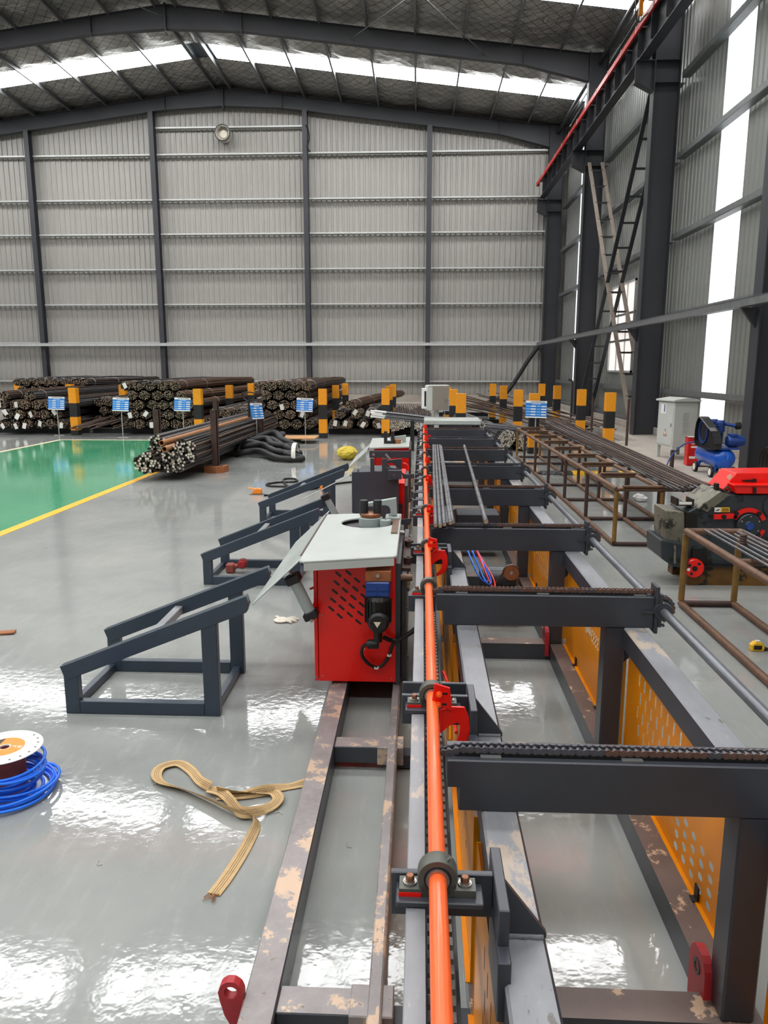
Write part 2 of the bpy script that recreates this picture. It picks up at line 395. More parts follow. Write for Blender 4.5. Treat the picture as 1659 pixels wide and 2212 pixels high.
# right wall: local x runs along +Y ; sheets face -X
wr = wall_root('wall_right'); wl = wall_root('wall_left')
HS = zroof(WX) - .05
me_s = sheet(SW, HS, HS).mesh('wall_sheet', 'wall_sheet_side')
ROT_R = (0, 0, PI / 2)
WIN = (22.0, 24.7, 1.62, 4.2)     # y0 y1 z0 z1 of the right-wall window
def side_wall(root, X, right):
    y = YR
    while y < YG - .01:
        y1 = min(y + SW, YG)
        nxt = y1
        if right:
            for (a, b_) in STRIPS:
                if y < a < y1 - .02: nxt = a
                if a - .001 <= y < b_ - .01: nxt = b_
        else:
            for (a, b_) in SKY_Y:  # unseen left wall: glowing strips added for more daylight
                if y < a < y1 - .02: nxt = a
                if a - .001 <= y < b_ - .01: nxt = b_
        wd = nxt - y
        lit = any(a - .01 <= y and nxt <= b_ + .01 for (a, b_) in (STRIPS if right else SKY_Y))
        segs = [(0, HS)]
        if right and not lit and nxt > WIN[0] + .02 and y < WIN[1] - .02: segs = [(0, WIN[2]), (WIN[3], HS)]
        for (z0, z1) in segs:
            nm = 'translucent_sheet' if lit else 'wall_sheet'
            mb = sheet(wd, z1 - z0, z1 - z0, ribs=5 if lit else max(1, round(wd / .225)))
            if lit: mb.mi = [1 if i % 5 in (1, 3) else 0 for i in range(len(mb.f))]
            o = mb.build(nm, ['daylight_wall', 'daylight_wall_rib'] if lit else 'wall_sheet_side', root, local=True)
            if right: o.location = (X, y, z0); o.rotation_euler = ROT_R; o.scale = (1, -1, 1)
            else: o.location = (X, y, z0); o.rotation_euler = ROT_R
            if right: o.scale = (1, 1, 1)
        y = nxt
STRIPS = [(29.05, 30.35), (15.3, 16.6), (7.75, 9.05), (.65, 1.95), (-6.45, -5.15)]
# snap the window to the sheet grid
def snap(v): return YR + round((v - YR) / SW) * SW
side_wall(wr, WX, True); side_wall(wl, LX, False)
# unseen rear wall behind the camera; tall open doorway added to let in daylight
we = wall_root('wall_rear')
x = LX
while x < WX - .01:
    wd = min(SW, WX - x); z0 = 5.2 if -11.5 < x + wd / 2 < -4.5 else 0
    a, b_ = zroof(x) - .02 - z0, zroof(x + wd) - .02 - z0
    if x < RX < x + wd: a = b_ = min(a, b_)
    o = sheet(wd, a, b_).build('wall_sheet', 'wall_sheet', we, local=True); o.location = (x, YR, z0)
    x += SW
# outer skin so that no daylight leaks between sheets
for nm, args in (('wall_outer_1', (WX + .05, WX + .1, YR, WIN[0] - .35, 0, HS)), ('wall_outer_2', (WX + .05, WX + .1, WIN[1] + .35, YG, 0, HS)),
                 ('wall_outer_3', (LX - .1, LX - .05, YR, YG, 0, HS)), ('wall_outer_4', (WX + .05, WX + .1, WIN[0] - .35, WIN[1] + .35, 0, WIN[2] - .03)),
                 ('wall_outer_5', (WX + .05, WX + .1, WIN[0] - .35, WIN[1] + .35, WIN[3] + .03, HS))):
    struct(MB().box(*args), nm, 'galv_dull')
struct(MB().prism([(LX - .1, 0), (WX + .1, 0), (WX + .1, zroof(WX)), (RX, zroof(RX)), (LX - .1, zroof(LX))], 'y', YG + .06, YG + .1), 'wall_outer_6', 'galv_dull')

# --- roof lining, roof sheets and daylight strips
PURL = [.35 + 1.5 * k for k in range(10)]
def roof_strip(y0, y1, nm):
    mb = MB(); ny = max(2, int((y1 - y0) / .5))
    for sgn in (-1, 1):
        xs = [0.0]
        edges = [0] + PURL + [14.05]
        for a, b_ in zip(edges[:-1], edges[1:]): xs += [a + (b_ - a) * t for t in (.2, .4, .6, .8, 1)]
        idx = len(mb.v); vs = []
        for j in range(ny + 1):
            for u in xs:
                t = 0
                for a, b_ in zip(edges[:-1], edges[1:]):
                    if a <= u <= b_: t = math.sin(PI * (u - a) / (b_ - a))
                yy = y0 + (y1 - y0) * j / ny
                vs.append((RX + sgn * u, yy, 13.1 - .122 * u - .02 - .07 * t * (1 + .5 * math.sin(yy * 2.3 + u)) * min(1, (yy - y0) / .5, (y1 - yy) / .5)))
        n = len(xs)
        mb.add(vs, [(j * n + i, j * n + i + 1, (j + 1) * n + i + 1, (j + 1) * n + i) for j in range(ny) for i in range(n - 1)])
    return mb
ceil = wall_root('ceiling')
cuts = [YG + .05]
for a, b_ in SKY_Y: cuts += [b_, a]
cuts.append(YR - .1)
for i in range(0, len(cuts), 2): roof_strip(cuts[i + 1], cuts[i], 'foil').build('foil_lining', 'foil', ceil, smooth=60)
mb = MB()
for sgn in (-1, 1):
    for i in range(0, len(cuts), 2):
        y0, y1 = cuts[i + 1], cuts[i]
        mb.add([(RX, y0, 13.2), (RX + sgn * 14.3, y0, 13.2 - .122 * 14.3), (RX + sgn * 14.3, y1, 13.2 - .122 * 14.3), (RX, y1, 13.2)], [(0, 1, 2, 3)])
struct(mb, 'roof_sheet', 'galv_dull')
k = 1
for (y0, y1) in SKY_Y:
    for sgn in (-1, 1):
        mb = MB(); nr = 6; p = (y1 - y0) / nr; prof = []
        for i in range(nr): prof += [(y0 + i * p, 0), (y0 + (i + .6) * p, 0), (y0 + (i + .7) * p, .035), (y0 + (i + .9) * p, .035), (y0 + (i + 1) * p, 0)]
        u0, u1 = .45, 14.1; n = len(prof)
        mb.add([(RX + sgn * u, yy, 13.1 - .122 * u + d) for u in (u0, u1) for (yy, d) in prof], [(i, i + 1, i + n + 1, i + n) for i in range(n - 1)])
        struct(mb, 'window_%d' % k, 'daylight_sheet', label='translucent daylight strip in the roof'); k += 1
    struct(MB().box(RX - .47, RX + .47, y0, y1, 13.09, 13.13), 'ridge_cap', 'stand_paint')

# --- portal frames
def rafter(Y, nm):
    root = thing(nm, None, None, (RX, Y, 0)); root['kind'] = 'structure'
    def zt(x): return 12.9 - .122 * abs(x - RX)
    for sgn in (-1, 1):
        xe = RX + sgn * 13.22
        def X(u): return RX + sgn * u
        # tapered web: deep at the ridge, shallow mid span, haunch at the eave
        prof = [(0, 12.9), (13.22, 12.9 - .122 * 13.22)]
        bot = [(13.22, 12.9 - .122 * 13.22 - .78), (11.2, 12.9 - .122 * 11.2 - .52), (2.4, 12.9 - .122 * 2.4 - .5), (0, 12.9 - .68)]
        poly = [(X(u), z) for u, z in prof + bot]
        MB().prism(poly, 'y', Y - .006, Y + .006).build('web', 'steel_dark', root)
        fb = MB(); th = .016
        for (a, b_) in zip(bot[:-1], bot[1:]): fb.bar((X(a[0]), Y, a[1]), (X(b_[0]), Y, b_[1]), .22, th)
        fb.build('bottom_flange', 'steel_dark', root)
        MB().bar((X(0), Y, 12.9), (X(13.22), Y, 12.9 - .122 * 13.22), .22, th).build('top_flange', 'steel_dark', root)
        for u in (2.4, 11.2): MB().box(X(u) - .012, X(u) + .012, Y - .11, Y + .11, 12.9 - .122 * u - .55, 12.9 - .122 * u + .02).build('splice_plate', 'steel_dark', root)
    MB().box(RX - .02, RX + .02, Y - .13, Y + .13, 12.1, 12.95).build('ridge_plate', 'steel_dark', root)
    return root
def column(Y, sgn=1):
    X0, X1 = 5.22, 5.80
    if sgn < 0: X0, X1 = 2 * RX - 5.80, 2 * RX - 5.22
    nm = 'steel_column'; zt = zroof(X0 if sgn > 0 else X1) - .15
    root = thing(nm, None, None, ((X0 + X1) / 2, Y, 0)); root['kind'] = 'structure'
    MB().box(X0, X0 + .018, Y - .15, Y + .15, 0, zt).build('flange', 'steel_dark', root)
    MB().box(X1 - .018, X1, Y - .15, Y + .15, 0, zt).build('flange', 'steel_dark', root)
    MB().box(X0 + .018, X1 - .018, Y - .006, Y + .006, 0, zt).build('web', 'steel_dark', root)
    for z in (8.02, 8.48): MB().box(X0 + .018, X1 - .018, Y - .15, Y + .15, z, z + .014).build('stiffener', 'steel_dark', root)
    # corbel carrying the crane runway
    xi = X0 if sgn > 0 else X1; s = -1 if sgn > 0 else 1; xe = xi + s * .4
    MB().box(min(xi, xe), max(xi, xe), Y - .13, Y + .13, 8.48, 8.5).build('corbel_plate', 'steel_dark', root)
    MB().prism([(xi, 8.48), (xe, 8.48), (xe, 8.06), (xi, 7.86)], 'y', Y - .008, Y + .008).build('corbel_web', 'steel_dark', root)
    MB().bar((xe, Y, 8.06), (xi, Y, 7.86), .24, .014).build('corbel_flange', 'steel_dark', root)
    return root
for Y in FRAMES:
    if Y < 30: rafter(Y, 'rafter')
    column(Y, 1); column(Y, -1)
rafter(32.95, 'rafter')
# --- purlins (one long Z section each)
for sgn in (-1, 1):
    for u in PURL:
        x = RX + sgn * u; z = 13.1 - .122 * u
        mb = MB().box(x - .004, x + .004, YR, YG, z - .21, z - .03)
        mb.box(x - .06 * sgn if sgn > 0 else x, x if sgn > 0 else x + .06, YR, YG, z - .218, z - .21)
        struct(mb, 'purlin', 'galv_dull')
# eave struts along the right eave
struct(MB().cyl((5.55, YR, 11.05), (5.55, YG, 11.05), .07, 10), 'eave_strut', 'steel_dark', smooth=40)
# roof X bracing rods seen between the two nearer frames
for (x0, y0, x1, y1) in ((-2.2, 18.75, 2.0, 25.85), (2.0, 18.75, -2.2, 25.85), (-12, 18.75, -8, 25.85)):
    struct(MB().cyl((x0, y0, 12.55 - .122 * abs(x0 - RX)), (x1, y1, 12.55 - .122 * abs(x1 - RX)), .012, 6), 'roof_brace_rod', 'galv_dull')

# --- gable wind columns and girts
GC = [-16.25, -11.0, -4.68, .40]
for x in GC:
    zt = 12.9 - .122 * abs(x - RX) - .5
    root = thing('wind_column', None, None, (x, 32.95, 0)); root['kind'] = 'structure'
    MB().box(x - .1, x + .1, 32.78, 32.794, 0, zt).build('flange', 'steel_dark', root)
    MB().box(x - .006, x + .006, 32.794, 33.1, 0, zt).build('web', 'steel_dark', root)
    MB().box(x - .1, x + .1, 33.1, 33.115, 0, zt).build('flange', 'steel_dark', root)
def girt(p, q, wd, nm='girt'):
    mb = MB(); p = Vector(p); q = Vector(q)
    mb.bar(p, q, wd, .012); up = Vector((0, 0, 1))
    d = (q - p).normalized(); sd = d.cross(up).normalized()
    mb.bar(p - sd * 0 + Vector((0, 0, -.09)), q + Vector((0, 0, -.09)), .012, .17)
    return mb
GZ = [1.22, 2.86, 4.46, 5.90, 7.33, 8.70, 10.47]
bounds = [LX] + GC + [5.3]
for z in GZ:
    for a, b_ in zip(bounds[:-1], bounds[1:]): struct(MB().box(a + .1, b_ - .1, 33.06, 33.26, z - .07, z - .06).box(a + .1, b_ - .1, 33.06, 33.068, z - .07, z), 'girt', 'galv')
struct(MB().box(-10.9, -4.78, 33.06, 33.26, 11.43, 11.44).box(-10.9, -4.78, 33.06, 33.068, 11.43, 11.5), 'girt', 'galv')
RZ = [.35, 1.15, 2.9, 4.65, 6.4, 8.1, 9.8]
for z in RZ:
    for a, b_ in zip(FRAMES[1:], FRAMES[:-1]):
        for sgn in (1, -1):
            x0, x1 = (5.82, 6.0) if sgn > 0 else (LX + .05, LX + .23)
            xm = x0 if sgn > 0 else x1 - .01
            struct(MB().box(x0, x1, a + .16, b_ - .16, z - .006, z + .006).box(xm, xm + .01, a + .16, b_ - .16, z, z + .12), 'girt', 'galv_dull')

# --- concrete plinth along the right wall, kerb along the gable
struct(MB().prism([(4.05, YR + .1), (WX - .02, YR + .1), (WX - .02, 32.0), (4.95, 32.0), (4.95, 17.2), (4.05, 17.0)], 'z', 0, .15), 'plinth', 'concrete', bevel=.01)
struct(MB().box(5.75, WX - .04, YR + .1, 32.9, .15, .33), 'plinth_upstand', 'concrete', bevel=.01)
struct(MB().box(LX + .1, 5.2, 32.3, YG - .04, 0, .3), 'kerb', 'concrete', bevel=.01)
struct(MB().box(LX + .1, 5.2, YG - .1, YG - .05, .3, .62), 'kerb_upstand', 'concrete')

# --- crane runway beam, conductor bar, end carriage
root = thing('crane_runway_beam', None, None, (4.95, 12, 8.5)); root['kind'] = 'structure'
y0, y1 = YR + .3, 32.7
MB().box(4.85, 5.09, y0, y1, 8.5, 8.518).build('bottom_flange', 'steel_dark', root)
MB().box(4.80, 5.14, y0, y1, 9.13, 9.15).build('top_flange', 'steel_dark', root)
MB().box(4.963, 4.977, y0, y1, 8.518, 9.13).build('web', 'steel_dark', root)
y = y0 + .3
st = MB().box(4.83, 4.963, -.006, .006, 8.56, 9.13).mesh('stiffener', 'steel_dark', (4.95, 0, 8.5))
while y < y1:
    share(st, 'stiffener', root, (0, y - 12, 0)); y += 1.0
MB().box(4.93, 5.01, y0, y1, 9.15, 9.22).build('crane_rail', 'steel_dark', root)
root = thing('conductor_bar', None, None, (4.74, 12, 8.98)); root['kind'] = 'structure'
MB().box(4.70, 4.75, y0, 32.3, 8.94, 9.06).build('bar', 'conductor_red', root)
MB().box(4.69, 4.80, 32.3, 32.5, 8.92, 9.06).build('end_feed', 'red_dark', root)
br = MB().box(4.69, 4.97, -.012, .012, 9.06, 9.075).box(4.69, 4.70, -.012, .012, 8.93, 9.07).mesh('hanger', 'galv', (4.74, 0, 8.98))
y = y0 + .5
while y < 32: share(br, 'hanger', root, (0, y - 12, 0)); y += 1.25
root = thing('overhead_crane', 'red overhead travelling crane on the runway beam under the roof', 'crane', (4.9, 16.9, 9.22))
MB().box(4.78, 5.12, 15.9, 17.9, 9.36, 9.58).build('end_carriage', 'red_dark', root, bevel=.01)
for yy in (16.2, 17.6): MB().lathe([(.1, -.05), (.12, -.05), (.12, .05), (.1, .05)], (4.97, yy, 9.345), 'x', 20).build('wheel', 'steel_dark', root, smooth=40)
MB().box(LX + 1.1, 4.85, 16.55, 16.95, 9.55, 10.25).build('bridge_girder', 'conductor_red', root, bevel=.01)
MB().box(4.50, 4.58, 17.45, 17.53, 8.92, 9.42).build('collector_arm', 'hoist_yellow', root)
MB().box(4.47, 4.86, 17.3, 17.7, 9.36, 9.48).build('collector_bracket', 'red_dark', root)
MB().tube(spline([(4.45, 17.5, 9.4), (4.44, 17.5, 8.95), (4.52, 17.5, 8.80), (4.62, 17.5, 8.9), (4.74, 17.5, 9.0)], 8), .012, 6).build('cable', 'black', root, smooth=60)

# --- cable tray along both walls at 2.75 m
root = thing('cable_tray', 'grey cable tray running along the side wall in front of the columns', 'cable tray', (5.05, 25, 2.7))
root2 = thing('cable_tray', 'galvanised cable tray running across the gable wall', 'cable tray', (-8, 32.67, 2.7))
MB().box(4.97, 5.12, YR + .2, 32.6, 2.68, 2.69).box(4.97, 4.978, YR + .2, 32.6, 2.69, 2.80).box(5.112, 5.12, YR + .2, 32.6, 2.69, 2.80).box(4.96, 5.13, YR + .2, 32.6, 2.80, 2.806).build('tray_side_wall', 'galv_dull', root)
MB().box(LX + .2, 4.95, 32.6, 32.75, 2.68, 2.69).box(LX + .2, 4.95, 32.6, 32.608, 2.69, 2.80).box(LX + .2, 4.95, 32.742, 32.75, 2.69, 2.80).box(LX + .2, 4.95, 32.59, 32.76, 2.80, 2.806).build('tray_gable', 'galv', root2)
for Y in FRAMES: MB().prism([(5.218, 2.67), (4.98, 2.67), (5.218, 2.36)], 'y', Y - .03, Y + .03).build('bracket', 'steel_dark', root)

# --- laced cross bracing between the two far columns (two flats joined by rungs)
def laced(p, q, nm, mt, n, flip):
    p = Vector(p); q = Vector(q); mid = (p + q) / 2
    root = thing(nm, None, None, mid); root['kind'] = 'structure'
    d = (q - p).normalized(); sd = Vector((1, 0, 0))
    for s in (-1, 1): MB().bar(p + sd * s * .2, q + sd * s * .2, .05, .1, sd).build('flat', mt, root)
    for i in range(n):
        c = p.lerp(q, (i + .5) / n); MB().bar(c - sd * .2, c + sd * .2, .05, .05).build('lacing_bar', 'steel_dark', root)
    return root
laced((5.5, 25.5, 8.05), (5.5, 22.3, 4.1), 'cross_brace', 'ladder_tan', 7, 0)
laced((5.5, 22.3, 4.1), (5.5, 19.0, .2), 'cross_brace', 'ladder_tan', 7, 0)
laced((5.5, 19.1, 8.0), (5.5, 22.3, 4.1), 'cross_brace', 'steel_dark', 7, 1)
laced((5.5, 22.3, 4.1), (5.5, 25.5, .2), 'cross_brace', 'steel_dark', 8, 1)

# --- window in the right wall
root = thing('window_wall', None, None, (WX, 23.2, WIN[2])); root.name = 'window_20'; OFF['window_20'] = (WX, 23.2, WIN[2]); root['kind'] = 'structure'
y0, y1, z0, z1 = WIN
mb = MB()
for (a, b_, c, d) in ((y0, y0 + .06, z0, z1), (y1 - .06, y1, z0, z1), (y0, y1, z0, z0 + .06), (y0, y1, z1 - .06, z1)): mb.box(WX - .05, WX + .03, a, b_, c, d)
mb.build('window_frame', 'galv', root)
for i in range(1, 3): MB().box(WX - .03, WX + .02, y0 + i * .9 - .02, y0 + i * .9 + .02, z0, z1).build('mullion', 'galv', root)
for z in (2.55, 3.3): MB().box(WX - .03, WX + .02, y0, y1, z - .03, z + .03).build('transom', 'galv_dull', root)
for i in range(3): MB().box(WX, WX + .008, y0 + .06 + i * .86, y0 + .06 + (i + 1) * .86, z0 + .06, z1 - .06).build('pane', 'daylight_window', root)
# --- louvre high on the right wall
root = thing('wall_louvre', 'white louvred vent high on the side wall', 'vent', (WX - .06, 20.9, 9.0))
MB().box(WX - .08, WX - .02, 20.3, 21.6, 8.3, 8.36).box(WX - .08, WX - .02, 20.3, 21.6, 9.44, 9.5).box(WX - .08, WX - .02, 20.3, 20.36, 8.36, 9.44).box(WX - .08, WX - .02, 21.54, 21.6, 8.36, 9.44).build('frame', 'fan_white', root)
for i in range(9): MB().bar((WX - .06, 20.36, 8.45 + i * .12), (WX - .06, 21.54, 8.45 + i * .12), .01, .1, (1, 0, .8)).build('slat', 'fan_white', root)

# --- round exhaust fan in the gable, its dangling black cables
p = aty(485, 292, 33.2)
root = thing('exhaust_fan', 'round exhaust fan with pale cowl set in the gable wall', 'fan', p)
MB().lathe([(.27, -.35), (.31, -.35), (.31, 0), (.27, 0)], p, 'y', 28, True).build('cowl', 'fan_white', root, smooth=40)
MB().lathe([(.0, -.05), (.27, -.05), (.27, -.03), (.0, -.03)], p, 'y', 24).build('back_plate', 'cream', root)
MB().lathe([(.29, -.37), (.33, -.37), (.33, -.33), (.29, -.33)], p, 'y', 28, True).build('rim', 'black', root, smooth=40)
MB().lathe([(0, -.16), (.15, -.16), (.17, -.05), (0, -.05)], p, 'y', 20).build('hub', 'cream', root, smooth=40)
pts = [aty(x, y, 32.72) for x, y in ((660, 270), (665, 278), (668, 300), (664, 318), (670, 328))]
solo(MB().tube(spline(pts, 6), .03, 6), 'wall_cable', 'black', 'black cable hanging beside the gable column near the fan', 'cable', loc=pts[0], smooth=60)
pts = [aty(x, y, 32.55) for x, y in ((1162, 750), (1140, 780), (1118, 815), (1092, 850), (1060, 868), (1035, 877))]
solo(MB().tube(spline(pts, 8), .085, 8), 'flexible_conduit', 'black_soft', 'thick black flexible conduit dropping from cable tray along gable wall', 'conduit', loc=pts[-1], smooth=60)

# ================================================================== rebar conveyor (chain feed table)
BYS = [1.69, 3.06, 4.40, 5.90, 7.33, 8.82, 10.2, 11.75, 13.3]
Y0M, Y1M = .62, 13.9
conv = thing('chain_conveyor', 'long dark grey chain conveyor with orange pipe and yellow side panels', 'conveyor', (.5, 1.7, 0), -.0052)
def part(mb, nm, mt, par=conv, **kw): return mb.build(nm, mt, par, **kw)
# main longitudinal tubes and base rails
def two_tone(x0, x1, y0, y1, z0, z1):
    """dark box with a lighter top: dust and wear on base and track, skylight painted in on tubes"""
    mb = MB().box(x0, x1, y0, y1, z0, z1); mb.mi = [0, 1, 0, 0, 0, 0]; return mb
part(two_tone(.165, .255, Y0M, Y1M, .59, .68), 'main_tube', ['machine', 'machine_skylit_scuffed'], bevel=.006)  # lighter top face holds painted-in skylight besides the scuffs
part(two_tone(.865, .955, Y0M, Y1M, .585, .68), 'main_tube', ['machine', 'machine_skylit_scuffed'], bevel=.006)
part(two_tone(.80, .90, Y0M, Y1M, 0, .1), 'base_rail', ['machine', 'base_brown'])
part(two_tone(.15, .25, Y0M, Y1M, 0, .1), 'base_rail', ['machine', 'base_brown'])
# dark sides of the base rails are the same paint; cross members and posts
pm = MB().box(-.04, .04, 0, .10, .1, .68).mesh('post', 'machine')
for i, Y in enumerate(BYS):
    part(two_tone(.25, .80, Y, Y + .10, 0, .1), 'cross_member', ['machine', 'base_brown'])
    for X in (.832, .21):
        zt = .0 if X > .5 else -.09
        part(MB().box(X - .042, X + .042, Y + .005, Y + .095, .1, .68 + zt), 'post', 'machine', bevel=.005)
    if i < 3: part(MB().prism([(.872, .585), (.97, .585), (.872, .50)], 'y', Y + .045, Y + .053), 'gusset', 'machine')
# lifting lugs
for (X, Y) in ((.785, 1.76), (.785, 4.38)):
    pts = [(Y, .03), (Y + .11, .03), (Y + .12, .15)] + [(Y + .06 + .055 * math.cos(a), .16 + .05 * math.sin(a)) for a in [PI * t / 8 for t in range(0, 9)]]
    lg = part(MB().prism(pts, 'x', X - .015, X + .008), 'lifting_lug', 'red_dark')
    part(MB().lathe([(.012, -.017), (.022, -.017), (.022, .01), (.012, .01)], (X, Y + .06, .155), 'x', 16, True), 'eye', 'black', lg)

# --- yellow guard panels with punched slots
def holed_panel(X, y0, y1, z0, z1, holes, th=.003):
    """sheet in the plane x = X; holes: dict of bands: list of (za, zb, [(ya, yb), ...])"""
    mb = MB(); z = z0
    def q(ya, yb, za, zb):
        if yb - ya > 1e-4 and zb - za > 1e-4: mb.add([(X, ya, za), (X, yb, za), (X, yb, zb), (X, ya, zb)], [(0, 1, 2, 3)])
    for (za, zb, hs) in sorted(holes):
        q(y0, y1, z, za); y = y0
        for (ya, yb) in sorted(hs):
            q(y, ya, za, zb); y = yb
            c = min((yb - ya), (zb - za)) * .28       # rounded corners
            for (cy, cz, sy, sz) in ((ya, za, 1, 1), (yb, za, -1, 1), (yb, zb, -1, -1), (ya, zb, 1, -1)):
                mb.add([(X, cy, cz), (X, cy + sy * c, cz), (X, cy, cz + sz * c)], [(0, 1, 2)])
        q(y, y1, za, zb); z = zb
    q(y0, y1, z, z1)
    # folded edges
    mb.box(X - .014, X, y0, y1, z0, z0 + .003); mb.box(X - .002, X + .02, y0, y0 + .003, z0, z1); mb.box(X - .002, X + .02, y1 - .003, y1, z0, z1)
    return mb
def slots(y0, y1, rows, ny, w_, h, zc, dz, stag=0):
    out = []
    for r in range(rows):
        z = zc + r * dz; hs = []
        for c in range(ny):
            y = y0 + (y1 - y0) * (c + .5) / ny + stag * (r % 2)
            hs.append((y - w_ / 2, y + w_ / 2))
        out.append((z, z + h, hs))
    return out
PY = BYS + [Y1M]
for i, (a, b_) in enumerate(zip(PY[:-1], PY[1:])):
    a += .10; ym = (a + b_) / 2
    if i in (0, 2, 4):
        H = slots(a + .10, a + .62, 4, 7, .034, .022, .13, .045) + slots(a + .55, b_ - .16, 4, 8, .011, .05, .29, .068, .028)
    elif i == 1: H = []
    else: H = slots(a + .2, b_ - .3, 5, 9, .013, .048, .22, .068, .028)
    pn = part(holed_panel(.893, a, b_ - .005, .1, .583, H), 'side_panel', 'yellow_panel')
    for zc in (a + .35, b_ - .35):
        part(MB().box(.872, .89, zc, zc + .03, .102, .106).box(.886, .891, zc, zc + .03, .106, .15), 'panel_clip', 'black', pn)
    part(MB().box(.872, .888, a + .0, a + .012, .34, .39), 'panel_clip', 'black', pn)
    Hl = slots(a + .25, b_ - .4, 3, 6, .02, .03, .3, .09, .02) if i % 2 == 0 else []
    part(holed_panel(.157, a, b_ - .005, .1, .60, Hl), 'side_panel', 'yellow_panel')
a = Y0M
part(holed_panel(.893, a, 1.685, .1, .583, slots(a + .1, 1.5, 4, 12, .034, .022, .16, .05)), 'side_panel', 'yellow_panel')
part(holed_panel(.157, a, 1.685, .1, .60, slots(a + .15, 1.45, 4, 9, .012, .06, .2, .085, .03)), 'side_panel', 'yellow_panel')
# mirrored punched lettering, read from the far side
tm = text_mesh('15553448', .085, 'lettering', 'hole_light', .0006)
o = share(tm, 'lettering', conv, (.3905, 3.70 - 1.7, .40), (PI / 2, 0, PI / 2)); o.scale = (1, 1, 1)
tm2 = text_mesh('\u673a\u68b0', .12, 'lettering', 'hole_light', .0006)
share(tm2, 'lettering', conv, (.3905, 3.36 - 1.7, .26), (PI / 2, 0, PI / 2))

# --- transverse chain beams
Z0B, Z1B = .68, .815
LINK = .0175
def plate_poly(p, q, r):
    p = Vector(p); q = Vector(q); d = (q - p).normalized(); n = Vector((-d.y, d.x)); out = []
    a0 = math.atan2(n.y, n.x)
    for t in range(5): out.append(p + Vector((math.cos(a0 + PI * t / 4), math.sin(a0 + PI * t / 4))) * r)
    m = (p + q) / 2; out.append(m - n * r * .62)
    for t in range(5): out.append(q + Vector((math.cos(a0 + PI + PI * t / 4), math.sin(a0 + PI + PI * t / 4))) * r)
    out.append(m + n * r * .62)
    return [(v.x, v.y) for v in out]
def chain_path(X0, X1, zt, sx, sz, sr):
    pts = []; x = X0
    pts += [(X0 - .008, zt - .012)]
    n = int((X1 - X0) / LINK)
    for i in range(n): pts.append((X0 + .006 + i * LINK, zt + (.0 if i > 1 else -.004 * (2 - i))))
    a = PI / 2 - .1; st = LINK / sr
    while a > -PI * .45: pts.append((sx + sr * math.cos(a), sz + sr * math.sin(a))); a -= st
    return pts
ZT = Z1B + .017
